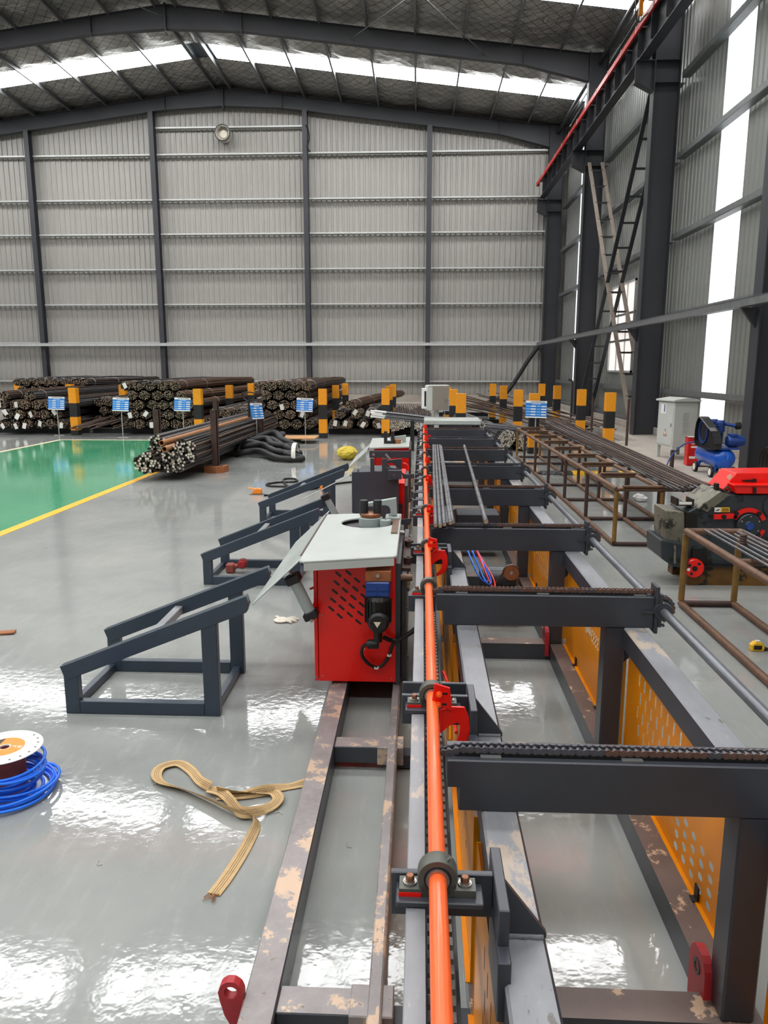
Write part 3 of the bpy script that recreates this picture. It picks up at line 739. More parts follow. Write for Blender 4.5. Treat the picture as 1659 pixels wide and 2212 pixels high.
for i, Y in enumerate(BYS):
    xl, xr = .078, .985
    bm_ = part(MB().prism([(xl, Z1B), (xr, Z1B), (xr, Z0B), (.108, Z0B), (.108, .742), (xl, .742)], 'y', Y, Y + .10), 'chain_beam', 'machine', bevel=.003)
    part(MB().box(xl + .03, xr - .03, Y + .02, Y + .045, Z1B, Z1B + .009), 'chain_guide', 'black', bm_)
    # end plate, bracket, bearing
    ep = part(MB().box(.985, 1.0, Y - .012, Y + .07, Z0B - .02, .862), 'end_plate', 'machine', bm_, bevel=.002)
    if i < 5: part(MB().prism([(.985, Y - .012), (.93, Y - .004), (.93, Y), (.985, Y)], 'z', .748, .756), 'rib', 'machine', bm_)
    bg_ = part(MB().lathe([(.019, -.02), (.027, -.02), (.027, -.012), (.036, -.012), (.04, .0), (.04, .02), (.019, .02)], (1.018, Y - .005, .757), 'y', 24, True).box(1.0, 1.012, Y - .016, Y + .012, .69, .83), 'end_bearing', 'machine', smooth=35)
    if i < 3:
        for zz in (.70, .82): part(MB().lathe([(0, -.006), (.007, -.006), (.007, .004), (0, .004)], (1.018, Y - .016, zz), 'y', 6), 'bolt', 'chain_dark', bg_)
    sp = []
    for k in range(32):
        r = .052 if k % 2 else .044; sp.append((1.018 + r * math.cos(2 * PI * k / 32), .757 + r * math.sin(2 * PI * k / 32)))
    part(MB().prism(sp, 'y', Y + .028, Y + .037), 'sprocket', 'chain_dark')
    pts = chain_path(xl, 1.0, ZT, 1.018, .757, .052)
    yc = Y + .0325
    rol = MB()
    for j, (px, pz) in enumerate(pts): rol.lathe([(.0055, -.0085), (.0055, .0085)], (px, yc, pz), 'y', 8)
    inner = MB()
    for j in range(0, len(pts) - 1, 2):
        pl = plate_poly(pts[j], pts[j + 1], .0088)
        for s in (-1, 1): inner.prism(pl, 'y', yc + s * .0085 - .0013, yc + s * .0085 + .0013)
    inner.v += []
    n0 = len(inner.v); inner.v += rol.v; inner.f += [tuple(q + n0 for q in f) for f in rol.f]; inner.mi += rol.mi
    cm = 'chain' if i % 2 == 1 else 'chain_dark'
    ch = part(inner, 'drive_chain', cm)
    outer = MB(); lm = None
    for j in range(1, len(pts) - 1, 2):
        (ax, az), (bx, bz) = pts[j], pts[j + 1]
        if i < 3:
            if lm is None:
                m0 = MB(); pl = plate_poly((-LINK / 2, 0), (LINK / 2, 0), .0090)
                for s in (-1, 1): m0.prism(pl, 'y', s * .0120 - .0013, s * .0120 + .0013)
                for e_ in (-1, 1): m0.lathe([(.0036, -.0150), (.0036, .0150)], (e_ * LINK / 2, 0, 0), 'y', 6)
                lm = [m0.mesh('link', 'chain_dark'), m0.mesh('link', 'chain')]
            off = OFF[conv.name]
            share(lm[0 if (ax < .45 and i != 1) or (j // 2) % 9 == 0 else 1], 'link', ch, ((ax + bx) / 2 - off[0], yc - off[1], (az + bz) / 2), (0, -math.atan2(bz - az, bx - ax), 0))
        else:
            pl = plate_poly((ax, az), (bx, bz), .0090)
            for s in (-1, 1): outer.prism(pl, 'y', yc + s * .0120 - .0013, yc + s * .0120 + .0013)
    if outer.v: part(outer, 'outer_links', cm, ch, kind='stuff')
    for X in (.16, .5, .9): part(MB().box(X, X + .05, Y + .006, Y + .02, Z1B - .001, Z1B + .006), 'weld_bead', 'galv_dull', bm_)
part(MB().cyl((1.018, Y0M + .2, .757), (1.018, Y1M, .757), .0185, 18), 'drive_shaft', 'shaft', smooth=40)

# motor with sprocket beneath the table between the third and fourth beams
mt = part(MB().lathe([(.03, -.14), (.075, -.14), (.08, -.12), (.08, .1), (.05, .12), (0, .12)], (.56, 5.05, .33), 'x', 22), 'drive_motor', 'machine', smooth=35)
part(MB().box(.46, .70, 4.95, 5.15, .1, .26), 'motor_mount', 'machine')
part(MB().lathe([(.012, -.01), (.05, -.01), (.05, .01), (.012, .01)], (.62, 4.93, .40), 'y', 22, True), 'motor_sprocket', 'rust_orange', smooth=40)
part(MB().tube([(.62 + .055 * math.cos(a), 4.93, .40 + .055 * math.sin(a)) for a in [PI * (.2 + t / 10) for t in range(0, 9)]] + [(.50, 4.93, .30)], .007, 6), 'motor_chain', 'chain', smooth=60)
part(MB().box(.34, .74, 6.9, 7.2, .1, .42), 'control_box', 'machine', bevel=.01)

# --- cable carrier and black tube between flat bar and pipe
part(two_tone(-.012, .026, Y0M, Y1M, .748, .76), 'flat_bar', ['machine', 'machine_skylit_scuffed'], bevel=.002)  # top coloured lighter to imitate skylight reflected by the bar
part(MB().box(.07, .10, Y0M, Y1M, .40, .47), 'black_tube', 'black', bevel=.006)
rung = MB().box(0, .05, 0, .022, 0, .012).box(.014, .034, .002, .02, .012, .02).mesh('carrier_link', 'carrier')
part(MB().box(.024, .03, Y0M, 4.4, .60, .64).box(.082, .088, Y0M, 4.4, .60, .64), 'cable_carrier', 'black')
cc = conv.children[-1]; Yc = Y0M
while Yc < 4.4:
    share(rung, 'carrier_link', cc, (.03 - .5, Yc - 1.7, .62)); Yc += .036
part(MB().tube(spline([(.045, .9, .58), (.045, 1.1, .66), (.045, 1.2, .58), (.045, 1.45, .66), (.045, 1.6, .57)], 8), .006, 6), 'air_hose', 'red', smooth=60)

# --- orange pipe on pillow blocks
PX, PZ = .047, .81
part(MB().cyl((PX, Y0M, PZ), (PX, 12.6, PZ), .0168, 20), 'trip_pipe', 'orange_pipe', smooth=40)
def pillow(Y, full):
    c = (PX, Y, PZ)
    base = MB().box(PX - .072, PX - .03, Y - .019, Y + .019, .774, .79).box(PX + .03, PX + .072, Y - .019, Y + .019, .774, .79).box(PX - .034, PX + .034, Y - .017, Y + .017, .774, .80)
    base.lathe([(.026, -.017), (.037, -.017), (.038, -.012), (.038, .012), (.037, .017), (.026, .017)], c, 'y', 28, True)
    pb = part(base, 'pillow_block', 'bearing_grey', smooth=35)
    part(MB().lathe([(.0168, -.022), (.022, -.022), (.023, -.015), (.027, -.012), (.027, .012), (.0168, .02)], c, 'y', 26, True), 'bearing_insert', 'steel_bare', pb, smooth=35)
    part(MB().lathe([(.0225, -.0175), (.026, -.0178), (.026, -.016), (.0225, -.016)], c, 'y', 26, True), 'bearing_dark_gap', 'black', pb)  # black ring painted in for the dark gap around the insert
    if full:
        part(MB().box(PX - .073, PX - .031, Y - .0195, Y - .0185, .774, .783), 'overspray', 'red', pb)
        for s in (-1, 1):
            part(MB().lathe([(0, 0), (.013, 0), (.013, .004), (.0105, .004), (.0105, .006), (0, .006)], (PX + s * .052, Y, .79), 'z', 20), 'washer', 'steel_bare', pb)
            part(MB().lathe([(.0085, 0), (.0085, .008), (.007, .0105), (0, .0105)], (PX + s * .052, Y, .796), 'z', 6), 'bolt', 'bolt', pb)
        part(MB().tube([(PX + .018, Y - .006, PZ + .033), (PX + .024, Y - .008, PZ + .041)], .003, 8), 'grease_nipple', 'steel_bare', pb)
def bracket(Y):
    """angle bracket welded to the main tube, carrying one pillow block"""
    b = part(MB().box(PX - .09, .155, Y + .024, Y + .038, .70, .793), 'bracket', 'machine', bevel=.002)
    part(MB().box(PX - .078, PX + .086, Y - .034, Y + .024, .762, .774), 'base_plate', 'machine', b, bevel=.002)
    if Y > 1.5: part(MB().box(PX - .09, .155, Y + .115, Y + .127, .70, .793), 'rear_bar', 'machine', b, bevel=.002)
    part(MB().box(.155, .176, Y - .075, Y + .11, .705, .795), 'side_plate', 'machine', b, bevel=.002)
    part(MB().box(.152, .176, Y - .115, Y + .05, .60, .722), 'foot_plate', 'machine', b, bevel=.002)
    part(MB().prism([(.176, .795), (.176, .68), (.256, .68), (.256, .69)], 'y', Y + .0, Y + .012), 'gusset', 'machine', b)
    part(MB().tube([(.185 + .013 * k, Y - .003 + .002 * (k % 2), .683) for k in range(6)], .005, 6), 'weld_bead', 'machine_skylit_scuffed', b, smooth=60)
def plate_px(px, Y, dx=0, dz=0):
    out = []
    for (x, y) in px:
        p = aty(x, y, Y); out.append((p.x + dx, p.z + dz))
    return out
# outline of the hook finger and clamp traced once at the second pillow block and reused along the pipe
HOOK = plate_px([(948, 1538), (975, 1530), (1003, 1531), (1012, 1552), (1015, 1580), (1009, 1605), (995, 1620), (975, 1628), (962, 1631), (972, 1617), (984, 1606), (991, 1590), (993, 1572), (988, 1564), (972, 1570), (949, 1588)], 2.0)
CLAMP = plate_px([(938, 1486), (972, 1496), (976, 1544), (931, 1534)], 1.97)
hx = PX - plate_px([(931, 1560)], 2.0)[0][0]; hz = PZ - plate_px([(931, 1560)], 2.0)[0][1]
def finger(Y, hook=True, flip=False):
    c = part(MB().prism(CLAMP, 'y', Y - .004, Y + .004), 'finger_clamp', 'red', bevel=.001)
    for (bx_, bz_), (sx_, sz_) in zip(plate_px([(948, 1509), (946, 1532)], 1.97), plate_px([(962, 1508), (960, 1531)], 1.97)):
        part(MB().lathe([(0, -.016), (.0045, -.016), (.0045, -.009), (.0085, -.009), (.0085, -.004), (0, -.004)], (bx_, Y, bz_), 'y', 12), 'bolt', 'orange_pipe', c, smooth=30)
        part(MB().box(sx_ - .008, sx_ + .006, Y - .0046, Y - .004, sz_ - .003, sz_ + .003), 'clamp_slot', 'black', c)
    if hook: part(MB().prism(HOOK, 'y', Y + .006, Y + .014), 'hook_finger', 'red', bevel=.001)
for Y in (1.275, 2.08, 3.97): bracket(Y); pillow(Y, True)
for Y in (3.20, 5.02, 6.42, 7.03, 8.30, 9.45, 10.7, 12.1):
    pillow(Y, Y < 6)
    part(MB().box(PX - .09, .078, Y - .03, Y + .03, .70, .774), 'bracket', 'machine', bevel=.002)
for Y in (2.0, 3.88): finger(Y)
for Y in (4.85, 6.25, 7.55, 8.95, 9.9, 10.9, 11.9): finger(Y, hook=Y in (4.85, 6.25, 8.95, 10.9))
for Y in (5.3, 5.65, 6.0, 6.75, 7.3, 7.8, 8.1, 8.6, 9.2, 9.7, 10.3, 11.2, 11.6):
    part(MB().box(-.05, .06, Y, Y + .04, .70, .765).box(-.03, .03, Y + .05, Y + .13, .73, .765), 'stop_bracket', 'machine')
# red and blue air lines
part(MB().tube(spline([(.10, 2.75, .60), (.115, 2.7, .58), (.13, 2.6, .52), (.14, 2.45, .50)], 8), .006, 6), 'air_hose', 'red', smooth=60)
part(MB().tube(spline([(.05, 2.42, .63), (.09, 2.40, .62), (.14, 2.36, .60)], 6), .006, 6), 'air_hose', 'red', smooth=60)
for k in range(3):
    part(MB().tube(spline([(.30 + .02 * k, 5.3, .60), (.32 + .03 * k, 4.95, .56), (.38 + .04 * k, 4.62, .46 - .03 * k), (.44 + .02 * k, 4.68, .42), (.40, 5.0, .52), (.33, 5.3, .60)], 8), .006, 6), 'air_hose', ('blue_hose', 'blue_hose', 'red')[k], smooth=60)
part(MB().tube(spline([(.28, 4.9, .5), (.36, 4.6, .3), (.5, 4.7, .2), (.62, 5.1, .16), (.66, 5.6, .3)], 8), .006, 6), 'power_cable', 'black', smooth=60)
part(MB().cyl((.105, 2.75, .02), (.105, 2.75, .55), .022, 14), 'air_cylinder', 'cream', smooth=40)
# white trough box at the far end of the table and the switch cabinet on its post
part(MB().box(.05, .96, 12.15, 12.9, .855, .93), 'end_trough', 'table_white', bevel=.01)
part(MB().box(.06, .14, 12.2, 12.8, .68, .855).box(.86, .94, 12.2, 12.8, .68, .855), 'trough_leg', 'machine')

# ================================================================== track the bending heads run on
trk = thing('rail_track', 'worn steel floor track that carries the red bending machines', 'track', (-.25, 1.7, 0))
def tp(mb, nm, mt, par=trk, **kw): return mb.build(nm, mt, par, **kw)
tp(two_tone(-.445, -.355, Y0M + .7, 12.4, 0, .12), 'rail', ['machine', 'rail_worn'], bevel=.004)  # dark side colour paints in the shade of an open channel
tp(MB().box(-.118, -.078, Y0M + .7, 12.4, 0, .12), 'rail', 'rail_worn', bevel=.004)
tp(MB().box(-.095, -.085, Y0M + .7, 12.4, .12, .128), 'guide_strip', 'rail_worn')
for Y in (1.66, 3.06, 4.46, 5.86, 7.26, 8.66, 10.06, 11.46):
    tp(two_tone(-.355, -.118, Y, Y + .09, .035, .112), 'cross_member', ['machine', 'rail_worn'], bevel=.003)
    tp(MB().box(-.165, -.05, Y - .006, Y + .1, .03, .116), 'splice', 'rail_worn', bevel=.003)
    if Y < 4: tp(MB().box(-.078, .15, Y + .01, Y + .08, .01, .07), 'tie_bar', 'machine')
pts = [(1.56 + .0, .05), (1.70, .05), (1.70, .09)] + [(1.60 + .055 * math.cos(a), .13 + .055 * math.sin(a)) for a in [PI * t / 10 for t in range(0, 11)]]
# lug stands out to the left of the rail
P = [atz(x, y, .1) for x, y in ((0, 0),)]
lp = [(-.445, .0), (-.445, .13)] + [(-.475 + .042 * math.cos(a), .115 + .042 * math.sin(a)) for a in [PI * (.35 + t / 9) for t in range(0, 9)]] + [(-.50, .0)]
lug_out = [(x, z) for x, z in ((-.445, .03), (-.445, .14), (-.452, .158), (-.468, .17), (-.488, .17), (-.505, .158), (-.512, .138), (-.508, .112), (-.495, .06), (-.49, .03))]
hole = [(-.478 + .018 * math.cos(2 * PI * t / 16), .138 + .018 * math.sin(2 * PI * t / 16)) for t in range(16)]
mb = MB(); n1 = len(lug_out)
def ringplate(outer, c, r, y0, y1, n=24):
    """flat plate with one round hole: outer outline resampled by angle"""
    mb = MB(); oc = Vector(c); vs = []
    def hit(a):
        d = Vector((math.cos(a), math.sin(a))); best = None
        for i in range(len(outer)):
            p = Vector(outer[i]) - oc; q = Vector(outer[(i + 1) % len(outer)]) - oc; e = q - p
            den = d.x * e.y - d.y * e.x
            if abs(den) < 1e-9: continue
            t = (p.x * e.y - p.y * e.x) / den; u = (p.x * d.y - p.y * d.x) / den
            if t > 0 and -1e-6 <= u <= 1 + 1e-6 and (best is None or t > best): best = t
        return oc + d * (best or r)
    O = [hit(2 * PI * k / n) for k in range(n)]; I = [oc + Vector((math.cos(2 * PI * k / n), math.sin(2 * PI * k / n))) * r for k in range(n)]
    for Y in (y0, y1):
        vs += [(p.x, Y, p.y) for p in O] + [(p.x, Y, p.y) for p in I]
    fs = []
    for k in range(n):
        j = (k + 1) % n
        fs += [(k, j, n + j, n + k), (2 * n + k, 3 * n + k, 3 * n + j, 2 * n + j), (k, 2 * n + k, 2 * n + j, j), (n + k, n + j, 3 * n + j, 3 * n + k)]
    return mb.add(vs, fs)
tp(ringplate(lug_out, (-.478, .138), .018, 1.69, 1.715), 'lifting_lug', 'red_dark')

# ================================================================== red bending machines on the track
slot_me = MB().prism([(-.019, -.003), (-.016, -.0055), (.016, -.0055), (.019, -.003), (.019, .003), (.016, .0055), (-.016, .0055), (-.019, .003)], 'y', -.002, .004).mesh('vent_slot', 'black')  # solid black bodies stand in for the darkness of open slots
scr_me = MB().lathe([(0, -.003), (.004, -.002), (.005, 0), (0, 0)], (0, 0, 0), 'y', 10).mesh('screw', 'steel_bare')
def flap(root, Yf, hx, hz, lx, lz, L, mt='table_white'):
    d = Vector((lx - hx, 0, lz - hz)); n = Vector((-d.z, 0, d.x)).normalized() * .006
    a = Vector((hx, Yf, hz)); b_ = Vector((lx, Yf, lz)); P = [a, b_, b_ + Vector((0, L, 0)), a + Vector((0, L, 0))]
    if n.z > 0: n = -n
    mb = MB().add([p for p in P] + [p + n for p in P], [(0, 1, 2, 3), (4, 7, 6, 5), (0, 4, 5, 1), (1, 5, 6, 2), (2, 6, 7, 3), (3, 7, 4, 0)])
    f = mb.build('chute_flap', mt, root, bevel=.002)
    MB().cyl((hx, Yf + .1 * L, hz - .005), (hx, Yf + .9 * L, hz - .005), .008, 8).build('hinge', 'rust_dark', f)
    return f
def cylinder(root, p, q):
    p = Vector(p); q = Vector(q); d = (q - p)
    c = MB().cyl(p + d * .16, q - d * .14, .029, 16).build('air_cylinder', 'table_grey', root, smooth=40)
    for a, b_ in ((p, p + d * .18), (q - d * .16, q)): MB().bar(a, b_, .074, .074, (0, 1, 0)).build('end_cap', 'black', c, bevel=.006)
    MB().cyl(p - d * .12, p, .008, 8).build('piston_rod', 'steel_bare', c)
    for s in (-1, 1): MB().cyl(p + d * .1 + Vector((0, s * .022, 0)), q - d * .1 + Vector((0, s * .022, 0)), .004, 6).build('tie_rod', 'black', c)
    MB().lathe([(0, -.03), (.009, -.03), (.009, 0), (0, 0)], q + Vector((0, -.02, .0)), 'y', 10).build('pivot', 'steel_bare', c)
def cabinet(root, Yf, Yb, slots_=True):
    X0, X1 = -.525, -.105
    MB().box(X0 + .02, X1, Yf + .006, Yb, .15, .80).build('body', 'red', root, bevel=.003)
    fp = MB().box(X0 + .022, X1 + .002, Yf, Yf + .006, .14, .80).build('front_panel', 'red', root, bevel=.001)
    MB().box(X0, X0 + .018, Yf + .001, Yb, .14, .80).build('side_panel', 'red', root, bevel=.001)
    MB().box(X1, X1 + .026, Yf - .002, Yb, .13, .78).build('side_frame', 'machine', root, bevel=.002)
    off = OFF[root.name]
    for (x, z) in ((X0 + .04, .17), (X1 - .02, .16), (X0 + .04, .50), (X0 + .008, .16), (X0 + .008, .49)): share(scr_me, 'screw', fp, (x - off[0], Yf - off[1], z - off[2]))
    if slots_:
        c0 = (-.435, .50); u = Vector((.034, -.030)); w_ = Vector((.031, .040))
        for i in range(7):
            for j in range(6):
                x = c0[0] + i * .043 + j * .0095; z = c0[1] - i * .038 + j * .046 + .035
                if x > -.255 or z > .745 or z < .465: continue
                share(slot_me, 'vent_slot', fp, (x - off[0], Yf - off[1], z - off[2]), (0, .72, 0))
    for (X, Y) in ((-.42, Yf + .06), (-.42, Yb - .1), (-.10, Yf + .06), (-.10, Yb - .1)):
        wl_ = MB().lathe([(.012, -.018), (.034, -.018), (.034, .018), (.012, .018)], (X, Y, .154), 'x', 18, True).build('track_wheel', 'steel_bare', root, smooth=40)
        MB().cyl((X - .05, Y, .154), (X + .04, Y, .154), .012, 10).build('axle', 'black', wl_)
    return fp

# ---- near machine
Yf = 3.70; Yb = 4.66
bm1 = thing('bending_machine', 'red bending machine with pale steel table, blue gearbox and black motor in front', 'machine', (-.31, Yf, .12))
fp = cabinet(bm1, Yf, Yb)
arc = [(-.292 + .158 * math.cos(a), 4.426 + .153 * math.sin(a)) for a in [-PI * t / 12 for t in range(0, 13)] + [-PI - PI * .38 * t / 6 for t in range(1, 7)]]
tab = [(-.567, 3.511), (-.541, 3.495), (-.110, 3.616), (-.096, 3.631), (-.096, 4.713), (-.134, 4.713)] + arc + [(-.331, 4.713), (-.567, 4.675)]
tt = MB().prism(tab, 'z', .826, .840).build('table_top', 'table_white', bm1, bevel=.004)
MB().add([(-.541, 3.495, .827), (-.110, 3.616, .827), (-.110, 3.614, .790), (-.541, 3.492, .790), (-.541, 3.501, .827), (-.110, 3.622, .827), (-.110, 3.619, .790), (-.541, 3.498, .790)],
         [(0, 1, 2, 3), (4, 7, 6, 5), (0, 4, 5, 1), (1, 5, 6, 2), (2, 6, 7, 3), (3, 7, 4, 0)]).build('front_lip', 'table_white', tt)
MB().box(-.479, -.125, 4.215, 4.646, .807, .815).build('well_dark_plate', 'black', bm1)  # black plate painted in for the dark inside the table hole
MB().box(-.134, -.101, 3.72, 4.713, .744, .826).build('edge_plate', 'rail_worn', bm1)
tn = MB().lathe([(.072, .813), (.072, .864), (.057, .869), (0, .869)], (-.278, 4.464, 0), 'z', 28).build('turntable', 'table_grey', bm1, smooth=40)
MB().lathe([(.059, .869), (.063, .873), (.063, .888), (.057, .893), (0, .893)], (-.278, 4.464, 0), 'z', 28).build('bronze_ring', 'bolt', tn, smooth=40)
for X in (-.319, -.237): MB().lathe([(.026, .878), (.026, .964), (.023, .970), (0, .970)], (X, 4.464, 0), 'z', 20).build('bending_pin', 'black', tn, smooth=40)
ar = plate_px([(789, 1093), (792, 1086), (856, 1075), (858, 1113), (844, 1113), (843, 1099), (839, 1093), (831, 1091), (800, 1094)], 4.56)
MB().prism(ar, 'y', 4.545, 4.585).build('holding_arm', 'table_grey', bm1, bevel=.003)
MB().box(-.192, -.103, 4.503, 4.627, .840, .855).build('arm_base', 'table_grey', bm1, bevel=.003)
MB().lathe([(.014, .855), (.014, .870), (0, .870)], (-.158, 4.55, 0), 'z', 6).build('arm_bolt', 'table_grey', bm1)
MB().lathe([(.034, .813), (.034, .861), (0, .861)], (-.187, 4.407, 0), 'z', 20).build('back_roller', 'table_grey', bm1, smooth=40)
MB().lathe([(0, .862), (.008, .862), (.008, .861)], (-.187, 4.407, 0), 'z', 10).build('roller_hole', 'black', bm1)
MB().box(-.144, -.107, 4.12, 4.50, .840, .846).build('wear_plate', 'rust_pipe', bm1)
for k in range(4): MB().cyl((-.096, 4.263 + .048 * k, .816 - .0115 * k), (-.072, 4.263 + .048 * k, .816 - .0115 * k), .0115, 8).build('edge_bolt', 'steel_bare', bm1)
flap(bm1, 3.535, -.580, .823, -.810, .605, 1.36)
cylinder(bm1, (-.627, 3.64, .730), (-.522, 3.64, .505))
MB().tube(spline([(-.54, 3.70, .64), (-.53, 3.74, .635), (-.525, 3.78, .64)], 6), .006, 6).build('air_hose', 'red', bm1, smooth=60)
MB().tube(spline([(-.53, 3.66, .53), (-.527, 3.70, .55), (-.525, 3.74, .56)], 6), .006, 6).build('air_hose', 'red', bm1, smooth=60)
# gearbox and motor hung on the front panel
MB().box(-.253, -.125, 3.60, 3.70, .71, .765).build('mount_block', 'rust_orange', bm1, bevel=.003)
MB().lathe([(.0, -.008), (.01, -.008), (.01, 0), (0, 0)], (-.19, 3.60, .742), 'y', 12).build('cap_screw', 'steel_bare', bm1)
gb = MB().box(-.25, -.13, 3.59, 3.70, .63, .71).build('gearbox', 'blue_gear', bm1, bevel=.006)
for (a, b_) in ((-.245, -.195), (-.187, -.137)):
    for z in (.64, .668): MB().box(a, b_, 3.586, 3.59, z, z + .02).build('rib', 'blue_gear', gb)
mo = MB().lathe([(.058, .0), (.062, .01), (.062, .12), (.05, .14)], (-.19, 3.62, .495), 'z', 12).build('motor', 'black', bm1, smooth=20)
for k in range(10):
    a = PI + PI * k / 9; MB().bar((-.19 + .062 * math.cos(a), 3.62 + .062 * math.sin(a), .50), (-.19 + .062 * math.cos(a), 3.62 + .062 * math.sin(a), .62), .006, .012, (math.cos(a), math.sin(a), 0)).build('fin', 'black', mo)
MB().lathe([(.0, -.02), (.04, -.02), (.052, -.01), (.055, .06), (.045, .075), (0, .075)], (-.185, 3.555, .515), 'y', 24).build('motor_cover', 'black', mo, smooth=35)
MB().prism([(-.208, .524), (-.172, .524), (-.19, .494)], 'y', 3.534, 3.5345).build('warning_sticker', 'hole_light', mo)
MB().cyl((-.188, 3.60, .50), (-.19, 3.60, .40), .022, 14).build('cable_gland', 'black', mo, smooth=40)
MB().lathe([(.02, -.03), (.024, -.02), (.024, .02), (.02, .03)], (-.215, 3.60, .385), 'x', 14).build('plug', 'black', mo, smooth=40)
MB().tube(spline([(-.24, 3.61, .385), (-.268, 3.62, .36), (-.272, 3.63, .31), (-.235, 3.66, .25), (-.185, 3.67, .235), (-.14, 3.67, .29), (-.115, 3.67, .36), (-.06, 3.66, .40), (-.0, 3.66, .44)], 8), .009, 8).build('motor_cable', 'black', mo, smooth=60)
MB().tube(spline([(-.16, 3.63, .41), (-.13, 3.66, .385), (-.10, 3.67, .385), (-.05, 3.66, .41), (.0, 3.66, .45)], 8), .012, 8).build('motor_cable', 'black', mo, smooth=60)
for (x, z) in ((-.271, .335), (-.20, .236), (-.135, .305)): MB().lathe([(.009, -.004), (.012, -.004), (.012, .004), (.009, .004)], (x, 3.655, z), 'z', 8, True).build('cable_tie', 'white', mo)
# push shaft, cam rollers and guide bars between machine and flat bar
MB().cyl((-.10, 3.72, .70), (-.02, 3.72, .70), .018, 14).build('push_shaft', 'rust_pipe', bm1, smooth=40)
for Y in (3.95, 4.35): MB().lathe([(.012, 0), (.026, 0), (.026, .03), (.012, .03)], (-.045, Y, .72), 'z', 18, True).build('cam_roller', 'rust_dark', bm1, smooth=40)
MB().box(-.075, -.03, 3.85, 4.60, .695, .715).build('guide_bar', 'rust_dark', bm1)
MB().box(-.075, -.05, 3.74, 4.9, .13, .70).build('back_frame', 'machine', bm1)
for z in (.25, .38, .52, .62): MB().lathe([(.008, -.01), (.008, .01)], (-.045, 3.78, z), 'x', 6).build('frame_bolt', 'chain_dark', bm1)
cu = plate_px([(860, 1122), (890, 1120), (888, 1128), (885, 1134), (866, 1136)], 4.75)
MB().prism(cu, 'y', 4.75, 4.76).build('stop_plate', 'machine', bm1)

# ---- middle fixed machine with its dark cover plate
Ym = 6.2
bm2 = thing('bending_machine', 'red fixed bending machine behind a tall dark grey cover plate', 'machine', (-.31, Ym, .12))
cabinet(bm2, Ym + .06, 7.2, False)
dp = plate_px([(763, 1020), (800, 1019), (800, 990), (808, 990), (809, 1018), (825, 1018), (825, 991), (836, 990), (836, 1010), (861, 1012), (862, 1112), (858, 1180), (768, 1180)], Ym)
MB().prism(dp, 'y', Ym, Ym + .012).build('cover_plate', 'machine', bm2, bevel=.002)
MB().box(-.545, -.50, Ym + .012, Ym + .25, .55, .90).build('side_tray', 'machine', bm2, bevel=.006)
MB().box(-.53, -.20, Ym + .02, 7.2, .80, .83).build('head_plate', 'machine', bm2)
ck = plate_px([(838, 1016), (868, 1016), (868, 1035), (838, 1037)], Ym - .05)
MB().prism(ck, 'y', Ym - .06, Ym - .01).build('clamp_block', 'machine', bm2, bevel=.003)
c_ = aty(852, 1027, Ym - .06); MB().lathe([(.003, -.004), (.018, -.004), (.018, .004), (.003, .004)], c_, 'y', 16, True).build('clamp_bolt', 'chain_dark', bm2)
MB().prism(plate_px([(868, 1020), (874, 1024), (882, 1025), (895, 1023), (895, 1033), (870, 1034)], Ym - .04), 'y', Ym - .05, Ym - .03).build('hook_plate', 'machine', bm2)
MB().prism(plate_px([(824, 996), (868, 991), (868, 1014), (858, 1016), (858, 1010), (846, 999), (836, 1001), (848, 1016), (842, 1016), (832, 1001), (824, 1000)], Ym + .3), 'y', Ym + .3, Ym + .33).build('holding_arm', 'machine', bm2)
flap(bm2, 6.25, -.56, .87, -.98, .655, .03)
cylinder(bm2, (-.80, 6.4, .68), (-.66, 6.4, .42))
MB().box(-.16, -.12, Ym + .02, Ym + .06, .52, .63).build('latch', 'black', bm2)

# ---- far machine
Y3 = 9.0
bm3 = thing('bending_machine', 'red bending machine with pale table and a dark rail across its front', 'machine', (-.31, Y3, .12))
cabinet(bm3, Y3 + .13, 10.2, False)
MB().prism([(-.575, 8.95), (-.10, 9.1), (-.10, 10.4), (-.61, 10.2)], 'z', .803, .818).build('table_top', 'table_white', bm3)
MB().box(-.57, -.09, 8.93, 8.95, .70, .785).build('front_rail', 'machine', bm3, bevel=.003)
MB().cyl((-.52, 8.93, .74), (-.52, 8.915, .74), .018, 12).build('rail_bolt', 'steel_bare', bm3)
for X in (-.40, -.31): MB().box(X - .02, X + .02, 9.45, 9.52, .818, .97).build('bending_pin', 'black', bm3)
MB().box(-.42, -.29, 9.44, 9.53, .818, .85).build('turntable', 'black', bm3)
MB().lathe([(.04, .818), (.05, .87), (0, .87)], (-.25, 9.5, 0), 'z', 16).build('bronze_roller', 'brown_pipe', bm3, smooth=40)
MB().prism(plate_px([(842, 945), (877, 940), (877, 962), (870, 964), (869, 953), (862, 949), (843, 950)], 9.6), 'y', 9.6, 9.66).build('holding_arm', 'table_grey', bm3)
flap(bm3, 9.0, -.60, .78, -.845, .56, 1.2)
MB().tube(spline([aty(x, y, 8.9) for x, y in ((870, 1000), (880, 1004), (883, 1012), (879, 1022))], 6), .012, 6).build('air_hose', 'red', bm3, smooth=60)
MB().tube([aty(833, 981, 8.9), aty(843, 992, 8.9)], .014, 8).build('lock_lever', 'steel_bare', bm3, smooth=60)

